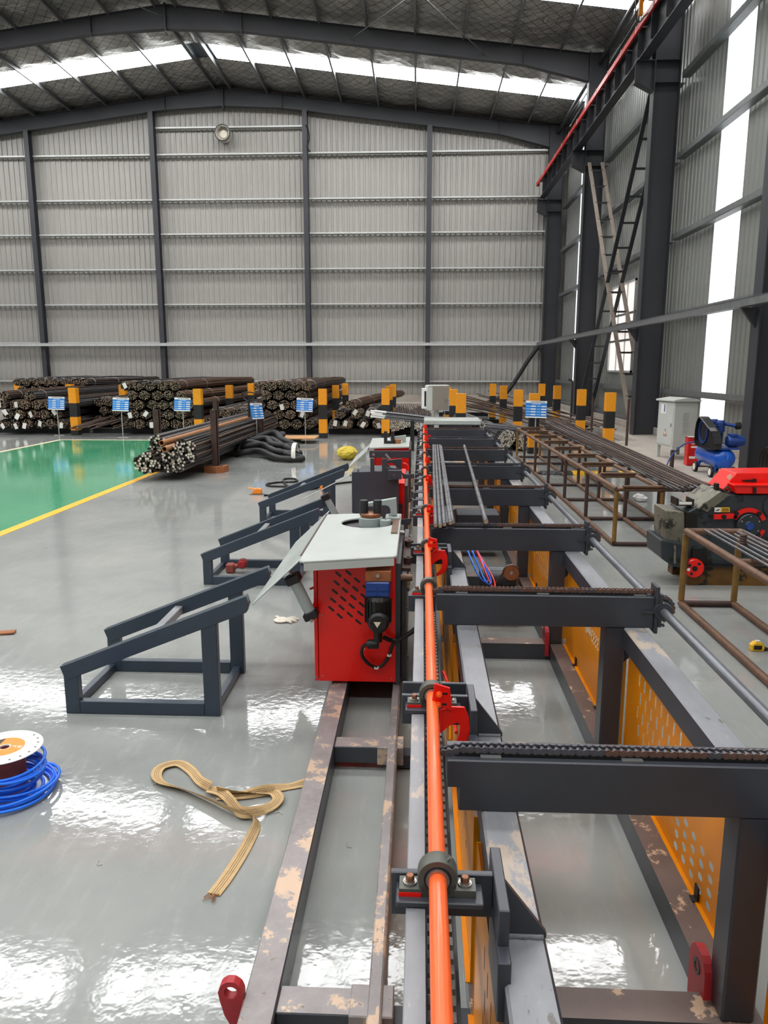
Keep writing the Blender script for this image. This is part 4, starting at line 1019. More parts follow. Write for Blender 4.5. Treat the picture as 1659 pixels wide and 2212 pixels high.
# ================================================================== sloped collecting stands left of the track
def stand(Y, label):
    root = thing('collecting_stand', label, 'stand', (-1.4, Y, 0), 0, 'sloped stands beside the bending machines')
    def slope(x): return .256 + (x + 1.812) * .4
    for k, y in enumerate((Y, Y + .55)):
        MB().box(-1.796, -1.722, y, y + .045, 0, slope(-1.76) - .06).build('short_leg', 'stand_paint', root, bevel=.003)
        MB().box(-1.075, -.995, y, y + .045, 0, slope(-1.03) - .06).build('tall_leg', 'stand_paint', root, bevel=.003)
        MB().box(-1.722, -1.075, y, y + .045, 0, .07).build('bottom_rail', 'stand_paint', root, bevel=.003)
        MB().prism([(-1.812, .256), (-.84, .645), (-.828, .60), (-.84, .558), (-1.785, .18)], 'y', y - .002, y + .047).build('sloped_bar', 'stand_paint', root, bevel=.003)
    for x in (-1.775, -1.035): MB().box(x - .02, x + .02, Y + .045, Y + .55, .005, .05).build('bottom_tie', 'stand_paint', root, bevel=.003)
    MB().bar((-1.36, Y + .047, slope(-1.36) - .05), (-1.36, Y + .55, slope(-1.36) - .05), .045, .045).build('upper_tie', 'machine_skylit_scuffed', root, bevel=.003)
    return root
s1 = stand(3.55, 'dark blue-grey sloped steel stand with two open sides nearest the blue hose spool')
def stand_copy(dx, dy, label):
    c = dup(s1, None, (-1.4 + dx, 3.55 + dy, 0)); c['label'] = label; return c
stand_copy(.05, 2.36, 'dark blue-grey sloped stand with a power drill lying inside its base')
stand_copy(.02, 4.75, 'dark blue-grey sloped stand furthest along the track, next to foot pedal cables')

# ================================================================== small things on the near floor
# --- spool of blue hose
c = atz(10, 1612, .20); sx, sy = c.x, c.y
root = thing('hose_spool', 'white spool wound with bright blue plastic hose on the floor', 'spool', (sx, sy, 0))
for z0, z1, nm in ((.192, .198, 'top_flange'), (.0, .006, 'bottom_flange')):
    MB().lathe([(.02, z0), (.146, z0), (.149, (z0 + z1) / 2), (.146, z1), (.02, z1)], (sx, sy, 0), 'z', 48, True).build(nm, 'white', root, smooth=35)
MB().lathe([(.02, .006), (.075, .006), (.075, .192), (.02, .192)], (sx, sy, 0), 'z', 32, True).build('core', 'drill_red', root, smooth=40)
lb = MB().lathe([(.024, .1982), (.078, .1982), (.078, .1988), (.024, .1988)], (sx, sy, 0), 'z', 40, True).build('paper_label', 'pedal_orange', root)
MB().prism([(sx + .024 + .05 * math.cos(a) - .05, sy + .076 * math.sin(a)) for a in ()] or [(sx - .066, sy - .04), (sx - .03, sy - .07), (sx - .03, sy + .07), (sx - .066, sy + .04)], 'z', .1988, .1992).build('label_band', 'black', lb)
tmx = text_mesh('\u6c14\u7ba1', .022, 'label_print', 'white', .0002); share(tmx, 'label_print', lb, (.052, .0, .1992))
for k in range(8):
    a = -1.25 + .32 * k; MB().lathe([(0, .1982), (.005, .1982), (.005, .1984)], (sx + .128 * math.cos(a), sy + .128 * math.sin(a), 0), 'z', 10).build('flange_hole', 'black', root)
rr = random.Random(3)
for k in range(15):
    R = .10 + .006 * k if k < 9 else .135 + .012 * (k - 9); z = .015 + (k % 9) * .0145 + rr.uniform(-.004, .004)
    if k >= 12: z = .012 + .01 * (k - 12)
    ox, oy = rr.uniform(-.008, .02), rr.uniform(-.02, .005); th = rr.uniform(-.15, .15); ph = rr.uniform(0, 6)
    pts = [(sx + ox + R * math.cos(t), sy + oy + R * math.sin(t), max(.008, z + th * R * math.sin(t + ph))) for t in [2 * PI * j / 40 for j in range(40)]]
    MB().tube(pts, .0065, 8, closed=True).build('hose_loop', 'blue_hose', root, smooth=60)

# --- tan lifting strap
root = thing('webbing_strap', 'frayed tan webbing lifting strap in loose loops on the grey floor', 'strap', atz(480, 1740, 0))
def strap_run(px, lift, wpx=.024, edge=None):
    P = [atz(x, y, .004) for x, y in px]; P = [Vector((p.x, p.y, l)) for p, l in zip(P, lift)]
    S = spline(P, 6); H = []
    for i, p in enumerate(S):
        t = (S[min(i + 1, len(S) - 1)] - S[max(i - 1, 0)]); t.z = 0; t.normalize()
        n = Vector((-t.y, t.x, 0)); f = i / (len(S) - 1)
        tw = .5 + .5 * math.sin(f * 9 + (edge or 0))
        H.append((n * (.45 + .55 * tw) + Vector((0, 0, .75 * (1 - tw)))) * wpx)
    w_ = MB().ribbon([p + Vector((0, 0, abs(h.z) + .001)) for p, h in zip(S, H)], H, .003).build('webbing', 'strap', root, smooth=50)
    for off_ in (-.35, .0, .35):
        MB().ribbon([p + h * off_ + Vector((0, 0, abs(h.z) + .0028)) for p, h in zip(S, H)], [h * .025 for h in H], .001).build('stitching', 'strap_stitch', w_)
strap_run([(462, 1932), (490, 1895), (520, 1850), (541, 1815), (555, 1785), (545, 1771), (505, 1762), (450, 1735), (395, 1710), (350, 1695), (338, 1677), (350, 1660), (385, 1652), (412, 1668), (432, 1695), (455, 1712)],
          [.003] * 5 + [.006, .008, .006, .004, .006, .01, .012, .01, .008, .012, .016], edge=1.2)
strap_run([(452, 1712), (478, 1722), (500, 1745), (520, 1768), (555, 1764), (588, 1748), (601, 1730), (590, 1716), (555, 1718), (510, 1722), (470, 1718)], [.018, .02, .018, .014, .012, .012, .014, .012, .01, .01, .012], edge=2.0)
strap_run([(470, 1722), (530, 1722), (575, 1716), (610, 1703), (640, 1697), (660, 1698)], [.006, .006, .005, .004, .004, .004], edge=1.4)
fr = MB(); e0 = atz(462, 1932, .006)
for k in range(14):
    a = rr.uniform(-2.6, -.9); fr.tube([e0 + Vector((rr.uniform(-.02, .02), .004, 0)), e0 + Vector((rr.uniform(-.03, .03), -.03 + rr.uniform(-.012, .012), rr.uniform(0, .01)))], .0012, 4)
fr.build('frayed_end', 'brown_pipe', root)

# --- power drill inside the second stand
p = atz(508, 1237, 0); root = thing('power_drill', 'dirty red-brown cordless drill lying in the base of a stand', 'drill', p)
MB().box(p.x - .075, p.x - .0, p.y - .035, p.y + .035, 0, .085).build('battery', 'drill_red', root, bevel=.012)
MB().tube([(p.x - .02, p.y, .05), (p.x + .02, p.y, .06), (p.x + .05, p.y, .075)], [.024, .02, .026], 10).build('handle', 'drill_red', root, smooth=60)
MB().lathe([(0, -.06), (.03, -.055), (.038, -.02), (.038, .03), (.02, .06), (0, .06)], (p.x + .07, p.y, .085), 'y', 16).build('motor_housing', 'red_dark', root, smooth=40)
for k in range(5): MB().lathe([(.036, -.003), (.041, -.003), (.041, .003), (.036, .003)], (p.x + .07, p.y - .035 + k * .014, .085), 'y', 16, True).build('vent_rib', 'drill_red', root)

# --- white glove, brown scrap, floor wire bits
p = atz(608, 1342, 0)
root = thing('work_glove', 'dirty white cotton glove dropped beside the red machine', 'glove', p)
MB().lathe([(0, 0), (.05, .003), (.055, .012), (.035, .022), (0, .024)], p, 'z', 14).build('palm', 'glove_white', root, smooth=60)
for k, (dx, dy, L) in enumerate(((.05, .03, .05), (.06, .01, .06), (.058, -.012, .055), (.045, -.03, .045), (-.03, .04, .04))):
    a = math.atan2(dy, dx); MB().tube([(p.x + dx * .6, p.y + dy * .6, .012), (p.x + dx + L * .4 * math.cos(a), p.y + dy + L * .4 * math.sin(a), .014), (p.x + dx + L * math.cos(a), p.y + dy + L * math.sin(a), .01)], [.01, .01, .007], 8).build('finger', 'glove_white', root, smooth=60)
p = atz(14, 1370, 0)
solo(MB().bar((p.x - .06, p.y, .008), (p.x + .05, p.y + .02, .012), .06, .012), 'cardboard_scrap', 'rust_orange', 'small brown scrap of cardboard on the floor', 'scrap', loc=(p.x, p.y, 0), bevel=.003)
p = atz(1635, 1405, 0)
root = thing('tape_measure', 'yellow and black tape measure on the floor between rack rails', 'tape measure', p)
MB().prism([(p.x - .045, .0), (p.x + .035, 0), (p.x + .04, .03), (p.x + .025, .055), (p.x - .02, .062), (p.x - .045, .04)], 'y', p.y - .022, p.y + .022).build('case', 'tape_yellow', root, bevel=.006)
MB().box(p.x - .03, p.x + .02, p.y - .0235, p.y - .021, .012, .04).build('grip', 'black', root, bevel=.001)
MB().box(p.x + .038, p.x + .062, p.y - .012, p.y + .012, .004, .02).build('hook', 'black', root)
MB().box(p.x - .015, p.x + .012, p.y - .01, p.y + .01, .061, .066).build('lock_button', 'white', root)

# --- orange foot pedals with black leads
def pedal(px, py, label):
    n0 = None
    p = atz(px, py, 0); root = thing('foot_pedal', label, 'pedal', p)
    MB().box(p.x - .13, p.x + .13, p.y - .09, p.y + .09, 0, .012).build('base_plate', 'steel_bare', root)
    MB().prism([(p.x - .10, .012), (p.x + .10, .012), (p.x + .10, .11), (p.x + .02, .13), (p.x - .06, .09)], 'y', p.y - .06, p.y + .06).build('housing', 'pedal_orange', root, bevel=.01)
    MB().bar((p.x - .17, p.y, .125), (p.x + .02, p.y, .105), .10, .012).build('treadle', 'pedal_orange', root)
    root.scale = (.72, .72, .72)
    return p
pa = pedal(555, 1068, 'orange foot pedal at the end of a black lead on the open floor')
pb_ = pedal(700, 1058, 'orange foot pedal standing behind the leg of a sloped stand')
pts = [atz(x, y, .015) for x, y in ((570, 1070), (600, 1068), (640, 1062), (622, 1052), (585, 1050), (576, 1046), (600, 1042), (640, 1040), (635, 1034), (612, 1036), (622, 1050), (660, 1058), (720, 1046), (760, 1041), (800, 1040))]
solo(MB().tube(spline(pts, 8), .015, 6), 'pedal_cable', 'black', 'black pedal cable coiled loosely on the floor behind the stands', 'cable', loc=pts[0], smooth=60)

# --- black corrugated hose bundle, yellow bag
root = thing('hose_bundle', 'bundle of thick black hose tied with white string on the floor', 'hose', atz(585, 1000, 0))
rr = random.Random(11)
for k in range(5):
    L0 = atz(512 + 10 * k, 985 - 4 * k, 0); L1 = atz(655 - 6 * k, 998 - 5 * k, 0); h = .075 + .10 * (k % 3); wv = .16 + .05 * k
    pts = [(L0.x, L0.y, h), (L0.x + .08, L0.y - wv, h), (L0.x + .5, L0.y - wv - .05, h + .05), (L1.x - .45, L1.y - wv + .1, h), (L1.x, L1.y - .05, max(.07, h - .05)), (L1.x - .35, L1.y + wv, h + .06), (L0.x + .55, L0.y + wv, h + .12), (L0.x + .1, L0.y + wv, h + .2 * (k == 0))]
    MB().tube(spline([Vector(q) for q in pts], 7, True), .062, 10, closed=True).build('hose_loop', 'black_soft', root, smooth=60)
c = atz(640, 998, 0)
for k in range(3): MB().lathe([(.21, -.02), (.225, 0), (.21, .02)], (c.x + .02 * k - .05, c.y + .05, .14), 'x', 18, True).build('string_tie', 'paper', root)
p = atz(750, 993, 0)
mb = MB(); rr = random.Random(5); prof = []
n = 14; vs = []; m = 7
for i in range(m + 1):
    ph = PI * i / m / 1.0
    for j in range(n):
        a = 2 * PI * j / n; r = (.17 * math.sin(ph) + .02) * (1 + rr.uniform(-.18, .18)); vs.append((p.x + r * math.cos(a), p.y + r * math.sin(a), max(0, .13 - .13 * math.cos(ph) + rr.uniform(-.015, .015))))
mb.add(vs, [(i * n + j, i * n + (j + 1) % n, (i + 1) * n + (j + 1) % n, (i + 1) * n + j) for i in range(m) for j in range(n)] + [tuple(range(n)), tuple(m * n + j for j in range(n))])
solo(mb, 'plastic_bag', 'yellow_bag', 'crumpled yellow plastic bag standing on the grey floor', 'bag', loc=(p.x, p.y, 0))

# wire offcuts on the floor
for k, (px, py) in enumerate(((765, 1653), (830, 1655), (757, 1822), (100, 1183), (330, 1690), (600, 1760), (345, 1690), (220, 1860))):
    p = atz(px, py, .003); a0 = k * 1.3
    solo(MB().tube([(p.x + .016 * math.cos(a0 + t), p.y + .022 * math.sin(a0 + t), .003) for t in [.5 * j for j in range(6)]], .0016, 5), 'wire_offcut', 'wire', 'tiny curled wire offcut lying on the grey floor', 'wire', 'wire offcuts on the floor', loc=(p.x, p.y, 0))

# ================================================================== rebar yard at the far end
def bundle_mesh(name, R, r, L, seed, mats, flat=1.0, sag=.03, spread=0.0):
    """a tied bundle of bars along +Y starting at y = 0, centre on the origin"""
    rg = random.Random(seed); mb = MB(); pos = []
    d = 2.05 * r; k = 0; row = int(R / (d * .866)) + 1
    for i in range(-row, row + 1):
        for j in range(-row - 1, row + 2):
            x = (j + .5 * (i % 2)) * d; z = i * d * .866
            if (x / R) ** 2 + (z / (R * flat)) ** 2 < 1: pos.append((x + rg.uniform(-.12, .12) * r, z + rg.uniform(-.12, .12) * r))
    n = 6
    for (x, z) in pos:
        y0 = rg.uniform(-.07, .05); y1 = L + rg.uniform(-.1, .1); a0 = rg.uniform(0, 1)
        dx = rg.uniform(-1, 1) * spread; dz = rg.uniform(-.02, .02)
        st = [(y0, x, z), (L * .33, x + dx * .3 + rg.uniform(-.008, .008), z + sag * .7 + dz), (L * .66, x + dx * .7, z + sag + dz), (y1, x + dx, z)]
        vs = []
        for (yy, xx, zz) in st: vs += [(xx + r * math.cos(a0 + 2 * PI * q / n), yy, zz + r * math.sin(a0 + 2 * PI * q / n)) for q in range(n)]
        fs = [(s * n + q, s * n + (q + 1) % n, (s + 1) * n + (q + 1) % n, (s + 1) * n + q) for s in range(3) for q in range(n)]
        mb.k = rg.choice((0, 0, 2, 4)) if len(mats) > 2 else 0; mb.add(vs, fs)
        mb.k = rg.choice((1, 1, 3)) if len(mats) > 2 else 1; mb.add([vs[q] for q in range(n)], [tuple(range(n))[::-1]]); mb.add([vs[3 * n + q] for q in range(n)], [tuple(range(n))])
    mb.k = 0
    return mb.mesh(name, mats, smooth=50)
BM = [bundle_mesh('rebar_bundle', .149, .0125, 9.2, s, (['rebar_brown', 'rebar_end', 'rebar_dark', 'rebar_end_dark', 'rebar_orange'] if s % 2 else ['rebar_dark', 'rebar_end', 'rebar_grey', 'rebar_end_dark', 'rebar_brown']), .82) for s in range(4)]
BMl = [bundle_mesh('rebar_bundle', .149, .0125, 7.0, 20 + s, ['rebar_dark', 'rebar_end', 'rebar_grey', 'rebar_end_dark', 'rebar_brown'], .82) for s in range(2)]
card = MB().box(-.05, .05, -.004, .004, -.075, .075).mesh('tag_card', 'paper')
wire_me = MB().lathe([(.158, -.006), (.166, 0), (.158, .006)], (0, 0, 0), 'y', 20, True).mesh('wire_tie', 'wire')
def bundle(me, x, y, z, label, group, rz=0.0, ry=0.0, tagc=False, rx=0.0):
    o = share(me, 'rebar_bundle', None, (x, y, z), (rx, ry, rz)); tag(o, label, 'rebar bundle', group)
    if tagc:
        share(card, 'tag_card', o, (R_.uniform(-.06, .08), -.09, R_.uniform(-.06, .06)), (R_.uniform(-.2, .2), R_.uniform(-.7, .7), R_.uniform(-.4, .4)))
    for yy in (.6, 2.6): share(wire_me, 'wire_tie', o, (0, yy, .005), (0, 0, 0), (.97, 1, .83))
    return o
ROWN = ['bottom row', 'second row up', 'third row up', 'fourth row up', 'fifth row up']
def stack(X0, X1, Y, rows, label, group, meshes, z0=.29, tags=.2, taper=0, jit=.005, dy=0):
    dx = .318; dz = .25
    for r in range(rows):
        n = int(round((X1 - X0) / dx)) - (r % 2) - int(r * taper)
        for k in range(n):
            x = X0 + dx * (k + .5 + .5 * (r % 2)) + R_.uniform(-jit, jit)
            bundle(R_.choice(meshes), x, Y + R_.uniform(-.1, .1) + r * dy, z0 + r * dz + R_.uniform(-.003, .003), label + ', ' + ROWN[r], group + ', ' + ROWN[r], R_.uniform(-.0008, .0008), R_.choice((0, PI)) + R_.uniform(-.06, .06), R_.random() < tags)
SY = 19.9
# sleepers below the stacks
def sleeper(x0, x1, y, label):
    root = thing('storage_sleeper', label, 'sleeper', ((x0 + x1) / 2, y, 0), 0, 'black sleepers under the rebar stacks')
    MB().box(x0, x1, y - .08, y + .08, 0, .02).build('bottom_flange', 'black', root); MB().box(x0, x1, y - .01, y + .01, .02, .12).build('web', 'black', root); MB().box(x0, x1, y - .08, y + .08, .12, .14).build('top_flange', 'black', root)
for (a, b_) in ((-13.2, -9.0), (-8.9, -5.5), (-5.4, -2.5), (-2.4, .1), (.6, 2.6)):
    for y in (20.4, 24.3, 28.2): sleeper(a, b_, y, 'low black steel sleeper carrying stacked rebar bundles')
stack(-11.2, -9.45, SY - .1, 3, 'dark rebar bundle of the white-tagged low stack at the green zone corner', 'tagged rebar bundles in the low stack', BM[:3], tags=.75)
bundle(BM[1], -11.0, SY, .28 + 3 * .25, 'dark rebar bundle of the white-tagged low stack at the green zone corner', 'tagged rebar bundles in the low stack')
bundle(BM[0], -10.3, SY - .05, .28 + 3 * .25, 'dark rebar bundle of the white-tagged low stack at the green zone corner', 'tagged rebar bundles in the low stack')
stack(-13.3, -10.6, 24.6, 5, 'dark rebar bundle of the tall stack against the gable wall', 'rebar bundles in the gable stack', BMl, tags=0)
stack(-7.85, -6.1, SY, 5, 'rebar bundle of the tall brown stack behind the blue sign', 'rebar bundles in the tall middle stack', BM, tags=.16, taper=.28)
stack(-5.85, -4.35, SY + .6, 2, 'rebar bundle of the low pile behind the steel post rack', 'rebar bundles in the low row', BM, tags=.3)
stack(-4.32, -2.70, SY + .1, 5, 'rusty rebar bundle of the tall stack behind the tilted sign', 'rebar bundles in the tall rusty stack', [BM[1], BM[3], BM[2]], tags=.18, taper=.1)
# loose bars fanned out beside the low stack
def loose(name, pts_list, r, mt, label, cat='rebar', group=None, n=6, bow=.03):
    for (p, q) in pts_list:
        p = Vector(p); q = Vector(q); m = p.lerp(q, .5) + Vector((0, 0, bow))
        solo(MB().tube([p, p.lerp(q, .25) + Vector((0, 0, bow * .7)), m, q], r, n), name, mt, label, cat, group, loc=p, smooth=60)
rr = random.Random(21); L_ = []
for k in range(26):
    x = -9.05 + 1.5 * rr.random(); z = .17 + .16 * rr.random() * (1 - abs(x + 8.3) / 1.0) + .02
    L_.append(((x, SY - .7 + rr.uniform(-.3, .4), z), (x - rr.uniform(.1, .5), SY + 8.5, z + rr.uniform(.05, .5))))
loose('loose_bar', L_, .016, 'rebar_brown', 'loose brown rebar fanned out low beside the tagged stack', group='loose bars beside the tagged stack')
stack(-9.3, -7.7, SY + 1.6, 3, 'rebar bundle of the pile behind the fanned loose bars', 'bundles in the sloping pile', BM, tags=0)
# small crossing pile
lab = 'tagged rebar bundle in the small crossing pile beside the white capped rods'
for k, (x, z, rz_, t) in enumerate(((-2.2, .30, -.02, 1), (-1.85, .30, .015, 1), (-1.45, .30, .02, 1), (-1.05, .30, .0, 1), (-2.05, .56, -.03, 0), (-1.6, .56, .03, 1), (-1.25, .56, -.01, 1), (-1.75, .80, -.12, 0))):
    bundle(BM[k % 4], x, SY + .1, z, lab, 'bundles in the small crossing pile', rz_, 0, bool(t))
# hexagonally packed round bars
hexm = bundle_mesh('round_bar_bundle', .34, .026, 6.5, 77, ['rebar_grey', 'rebar_end_light'], .42, sag=0)
for x in (-.58, .08): tag(share(hexm, 'round_bar_bundle', None, (x, SY - .2, .30)), 'low bundle of round bars with bright sawn ends behind the far machine', 'bar bundle', 'round bar bundles')
rr = random.Random(4); L_ = [((-.75 + .065 * k, SY + .2, .50 + .02 * (k % 3)), (-1.0 + .07 * k, SY + 6.5, .52)) for k in range(18)]
loose('loose_bar', L_, .016, 'rebar_brown', 'thin brown bar lying on top of the round bar bundles', group='bars on the round bar bundles', bow=0)
# white capped rods lying across, over trestles
tre = thing('trestle', 'low black trestle under the white capped rods', 'trestle', (-.1, 16.35, 0))
MB().box(-.15, -.07, 16.2, 16.6, .59, .64).build('beam', 'black', tre)
for y in (16.24, 16.56): MB().box(-.15, -.07, y - .04, y + .04, 0, .59).build('leg', 'black', tre)
rr = random.Random(9)
for k in range(22):
    p = Vector((-.95 + rr.uniform(-.05, .05), 16.3 + .038 * (k % 6), .72 + .04 * (k // 6))); q = Vector((4.1 + rr.uniform(-.5, .3), 16.6 + .07 * (k % 6), .19 + .04 * (k // 6)))
    root = thing('coated_rod', 'dark rod with a white capped end in the bundle lying across behind the conveyor', 'rod', p, 0, 'white capped rods')
    MB().tube([p, q], .018, 6).build('rod', 'rebar_grey', root, smooth=60); d = (q - p).normalized(); MB().tube([p - d * .02, p + d * .24], .021, 6).build('cap_sleeve', 'white', root, smooth=60)
# pile of short bars with pale ends
pale = bundle_mesh('short_bar_bundle', .21, .017, 3.2, 55, ['rebar_grey', 'rebar_end_light'], .8, sag=0)
for (x, z) in ((1.05, .28), (1.47, .24), (1.9, .25), (1.27, .52), (2.3, .22)):
    tag(share(pale, 'short_bar_bundle', None, (x, 16.35 + R_.uniform(-.2, .2), z), (0, R_.uniform(0, 6), R_.uniform(-.1, .1))), 'bundle of short bars with pale cut ends piled behind the conveyor', 'bar bundle', 'pale ended bar bundles')
rr = random.Random(31); L_ = []
for k in range(26):
    x = 1.6 + rr.uniform(-.3, 1.6); L_.append(((x + 1.9, 20.0 + rr.uniform(-.4, .4), .2 + rr.uniform(0, .15)), (x - .6, 27.5 + rr.uniform(-.5, .5), .45 + rr.uniform(0, .5))))
loose('loose_bar', L_, .018, 'rebar_brown', 'loose rusty bar in the slanting pile by the gable wall', group='slanting loose bars by the gable')
L_ = [((2.6 + rr.uniform(0, 1.3), 18.2 + .09 * k, .2 + .02 * (k % 4)), (4.0 + rr.uniform(0, .5), 19.2 + .09 * k, .22 + .02 * (k % 4))) for k in range(14)]
loose('loose_bar', L_, .02, 'rebar_dark', 'short dark bar in the heap beside the striped posts', group='short dark bars in a heap', bow=0)
# --- striped posts
def bollard():
    root = thing('striped_post', 'square steel post painted in yellow and black bands among the rebar stacks', 'post', (0, 0, 0), 0, 'striped posts of the rebar yard')
    for (a, b_, m) in ((0, .13, 'black_board'), (.13, .48, 'orange_board'), (.48, .84, 'black_board'), (.84, 1.235, 'orange_board')):
        MB().box(-.1, .1, -.1, .1, a, b_).build('band', m, root, local=True)
    return root
PLACE = {39: 'in front of the gable stack', 139: 'at the gable end of the row beside the tagged low stack', 150: 'in the middle of the row beside the tagged low stack', 158: 'at the aisle end of the row beside the tagged low stack',
         238: 'at the gable end of the row behind the fanned bars', 265: 'half hidden behind the sign of the fanned bars', 427: 'at the aisle end of the row beside the tall brown stack', 495: 'in the middle of the row beside the tall brown stack', 542: 'at the gable end of the row beside the tall brown stack',
         697: 'at the aisle end of the row beside the tall rusty stack', 725: 'in the middle of the row beside the tall rusty stack', 746: 'at the gable end of the row beside the tall rusty stack', 833: 'at the aisle end of the row by the round bars', 841: 'in the middle of the row by the round bars', 849: 'at the gable end of the row by the round bars',
         966: 'right behind the switch box', 980: 'in the middle of the row beside the switch box', 996: 'at the aisle end of the row beside the switch box', 1065: 'standing nearest the flexible conduit', 1088: 'between the conduit and the slanting bars', 1120: 'standing alone between conduit and blue sign', 1155: 'directly behind the blue sign by the tubular rack', 1171: 'in front of the gable corner column', 1204: 'beside the bent standpipe', 1257: 'in front of the second side column', 1319: 'standing closest to the long tubular rack'}
b0 = bollard(); first = True
for (px, py) in ((39, 828), (139, 824), (150, 830), (158, 838), (238, 825), (265, 831), (427, 840), (495, 832), (542, 828), (697, 840), (725, 832), (746, 828), (833, 840), (841, 834), (849, 830), (966, 836), (980, 841), (996, 850), (1065, 829), (1088, 833), (1120, 842), (1155, 850), (1171, 829), (1204, 833), (1257, 841), (1319, 848)):
    p = atz(px, py, 1.235); o = b0 if first else dup(b0); first = False
    o.location = (p.x, p.y, 0)
    o['label'] = 'striped yellow-black post ' + PLACE[px]
    o['group'] = 'striped posts of the rebar yard'
# steel strap hung over one post
# --- blue information boards on stands
tt_me = text_mesh('\u6750\u6599\u6807\u8bc6\u724c', .034, 'title', 'sign_text', .0005)
def sign(px, py, label, rz=0.0, base=None, zc=.84, tilt=-.18):
    """px, py: photo point of the foot of the stand"""
    p = atz(px, py, 0) if base is None else Vector(base)
    root = thing('info_board', label, 'sign', p, rz, 'blue material boards on stands')
    def b(*a): return MB().box(*a)
    b(-.13, .13, -.012, .012, 0, .012).build('foot_bar', 'pole_grey', root, local=True); b(-.012, .012, -.13, .13, 0, .012).build('foot_bar', 'pole_grey', root, local=True)
    MB().cyl((0, 0, .01), (0, .0, zc), .012, 8).build('pole', 'pole_grey', root, local=True, smooth=40)
    pl = b(-.21, .21, -.006, .006, -.17, .17).build('board', 'sign_blue', root, local=True); pl.location = (0, -.02, zc); pl.rotation_euler = (tilt, .03, 0)
    b(-.21, .21, -.0075, -.006, .125, .17).build('header_strip', 'white', pl, local=True)
    b(-.21, .21, -.0075, -.006, -.17, -.145).build('footer_strip', 'white', pl, local=True)
    b(-.11, .17, -.0082, -.0075, .140, .152).build('header_print', 'steel_dark', pl, local=True)
    share(tt_me, 'title', pl, (0, -.0068, .103), (PI / 2, 0, 0))
    for r in range(4):
        z = .06 - .055 * r
        for (a, c_) in ((-.11, -.01), (.10, .20)): b(a, c_, -.0075, -.006, z - .012, z + .012).build('entry_field', 'white', pl, local=True)
        for (a, c_) in ((-.195, -.12), (.01, .085)): b(a, c_, -.0072, -.006, z - .006, z + .006).build('field_name', 'sign_pale', pl, local=True)
    return root
sign(128, 940, 'blue and white information board in front of the tagged low stack', .12)
sign(266, 945, 'blue and white information board in front of the fanned loose bars')
sign(398, 945, 'blue and white information board in front of the tall brown stack')
sign(660, 947, 'tilted blue and white information board before the tall rusty stack', -.05)
sign(556, 972, 'blue and white information board turned edge-on behind the steel post rack', 1.15)
sign(1157, 925, 'blue and white information board behind the brown tubular rack', .0, base=(2.36, 15.3, 0), zc=.94)
sign(960, 925, 'blue and white information board half hidden behind the grey switch box', .05, base=(.72, 20.3, 0), zc=.80)

# --- switch box on a pole at the conveyor end
root = thing('switch_box', 'pale grey switch box with brown-grey door on a post at the conveyor end', 'electrical box', (.33, 13.25, .0), .22)
def lb_(mb, nm, mt, **kw): return mb.build(nm, mt, root, local=True, **kw)
lb_(MB().box(-.19, .19, -.09, .11, 1.03, 1.45), 'box', 'cabinet_white', bevel=.006)
dr = lb_(MB().box(-.10, .185, -.108, -.09, 1.03, 1.44), 'door', 'cabinet_door_grey', bevel=.003)
MB().lathe([(0, -.012), (.012, -.012), (.012, 0)], (.14, -.108, 1.21), 'y', 10).box(.133, .147, -.125, -.118, 1.17, 1.23).build('lock', 'steel_bare', dr, local=True)
lb_(MB().box(-.26, -.19, -.06, .05, 1.06, 1.41), 'side_hinge_frame', 'white', bevel=.004)
lb_(MB().box(-.235, -.205, -.064, -.058, 1.10, 1.36), 'frame_slot', 'black')
lb_(MB().box(-.17, .19, -.10, .12, 1.45, 1.462), 'rain_lid', 'white')
lb_(MB().box(-.035, .035, -.03, .03, 0, 1.03), 'post', 'cabinet_white')
lb_(MB().box(-.15, .15, -.12, .12, 0, .015), 'foot_plate', 'cabinet_white')

# --- rack of four posts holding round bars
root = thing('post_rack', 'steel rack of four rusty upright posts on floor beams', 'rack', (-3.95, 14.6, 0))
for Y in (12.70, 16.5):
    MB().box(-4.55, -3.33, Y - .07, Y + .07, .0, .02).box(-4.55, -3.33, Y - .01, Y + .01, .02, .1).box(-4.55, -3.33, Y - .07, Y + .07, .1, .12).build('floor_beam', 'rust_dark', root)
    for X in (-4.42, -3.44):
        MB().box(X - .055, X + .055, Y - .05, Y - .035, .12, 1.06).box(X - .055, X + .055, Y + .035, Y + .05, .12, 1.06).box(X - .008, X + .008, Y - .035, Y + .035, .12, 1.06).box(X + .045, X + .055, Y - .05, Y + .05, .12, 1.06).build('post', 'rust_dark', root)
MB().prism([(-3.62, 12.58), (-3.40, 12.50), (-3.28, 12.60), (-3.25, 12.82), (-3.30, 12.84), (-3.36, 12.66), (-3.60, 12.64)], 'z', 0, .11).build('curved_foot', 'rust_orange', root)
rodm = [bundle_mesh('round_bar_bundle', .21, .021, 7.0, 90 + s, ['rebar_grey' if s else 'rebar_dark', 'rebar_end_light', 'rebar_dark', 'rebar_end_dark', 'rebar_brown'], .75, sag=0, spread=.03) for s in range(2)]
for k, (x, z) in enumerate(((-4.22, .29), (-3.86, .29), (-3.66, .47), (-4.12, .50))):
    tag(share(rodm[k % 2], 'round_bar_bundle', None, (x, 11.55 + .1 * k, z), (0, k * .4, -.0)), 'bundle of thick round bars lying between the rusty rack posts', 'bar bundle', 'round bars on the post rack')
for (x, z, y) in ((-3.99, .60, 11.6), (-3.90, .52, 11.45)):
    solo(MB().lathe([(.034, 0), (.045, 0), (.045, 6.0), (.034, 6.0)], (x, y, z), 'y', 16, True), 'brown_tube', 'brown_pipe', 'brown hollow tube lying on the round bars in the post rack', 'pipe', 'brown tubes on the bars', loc=(x, y, z), smooth=40)
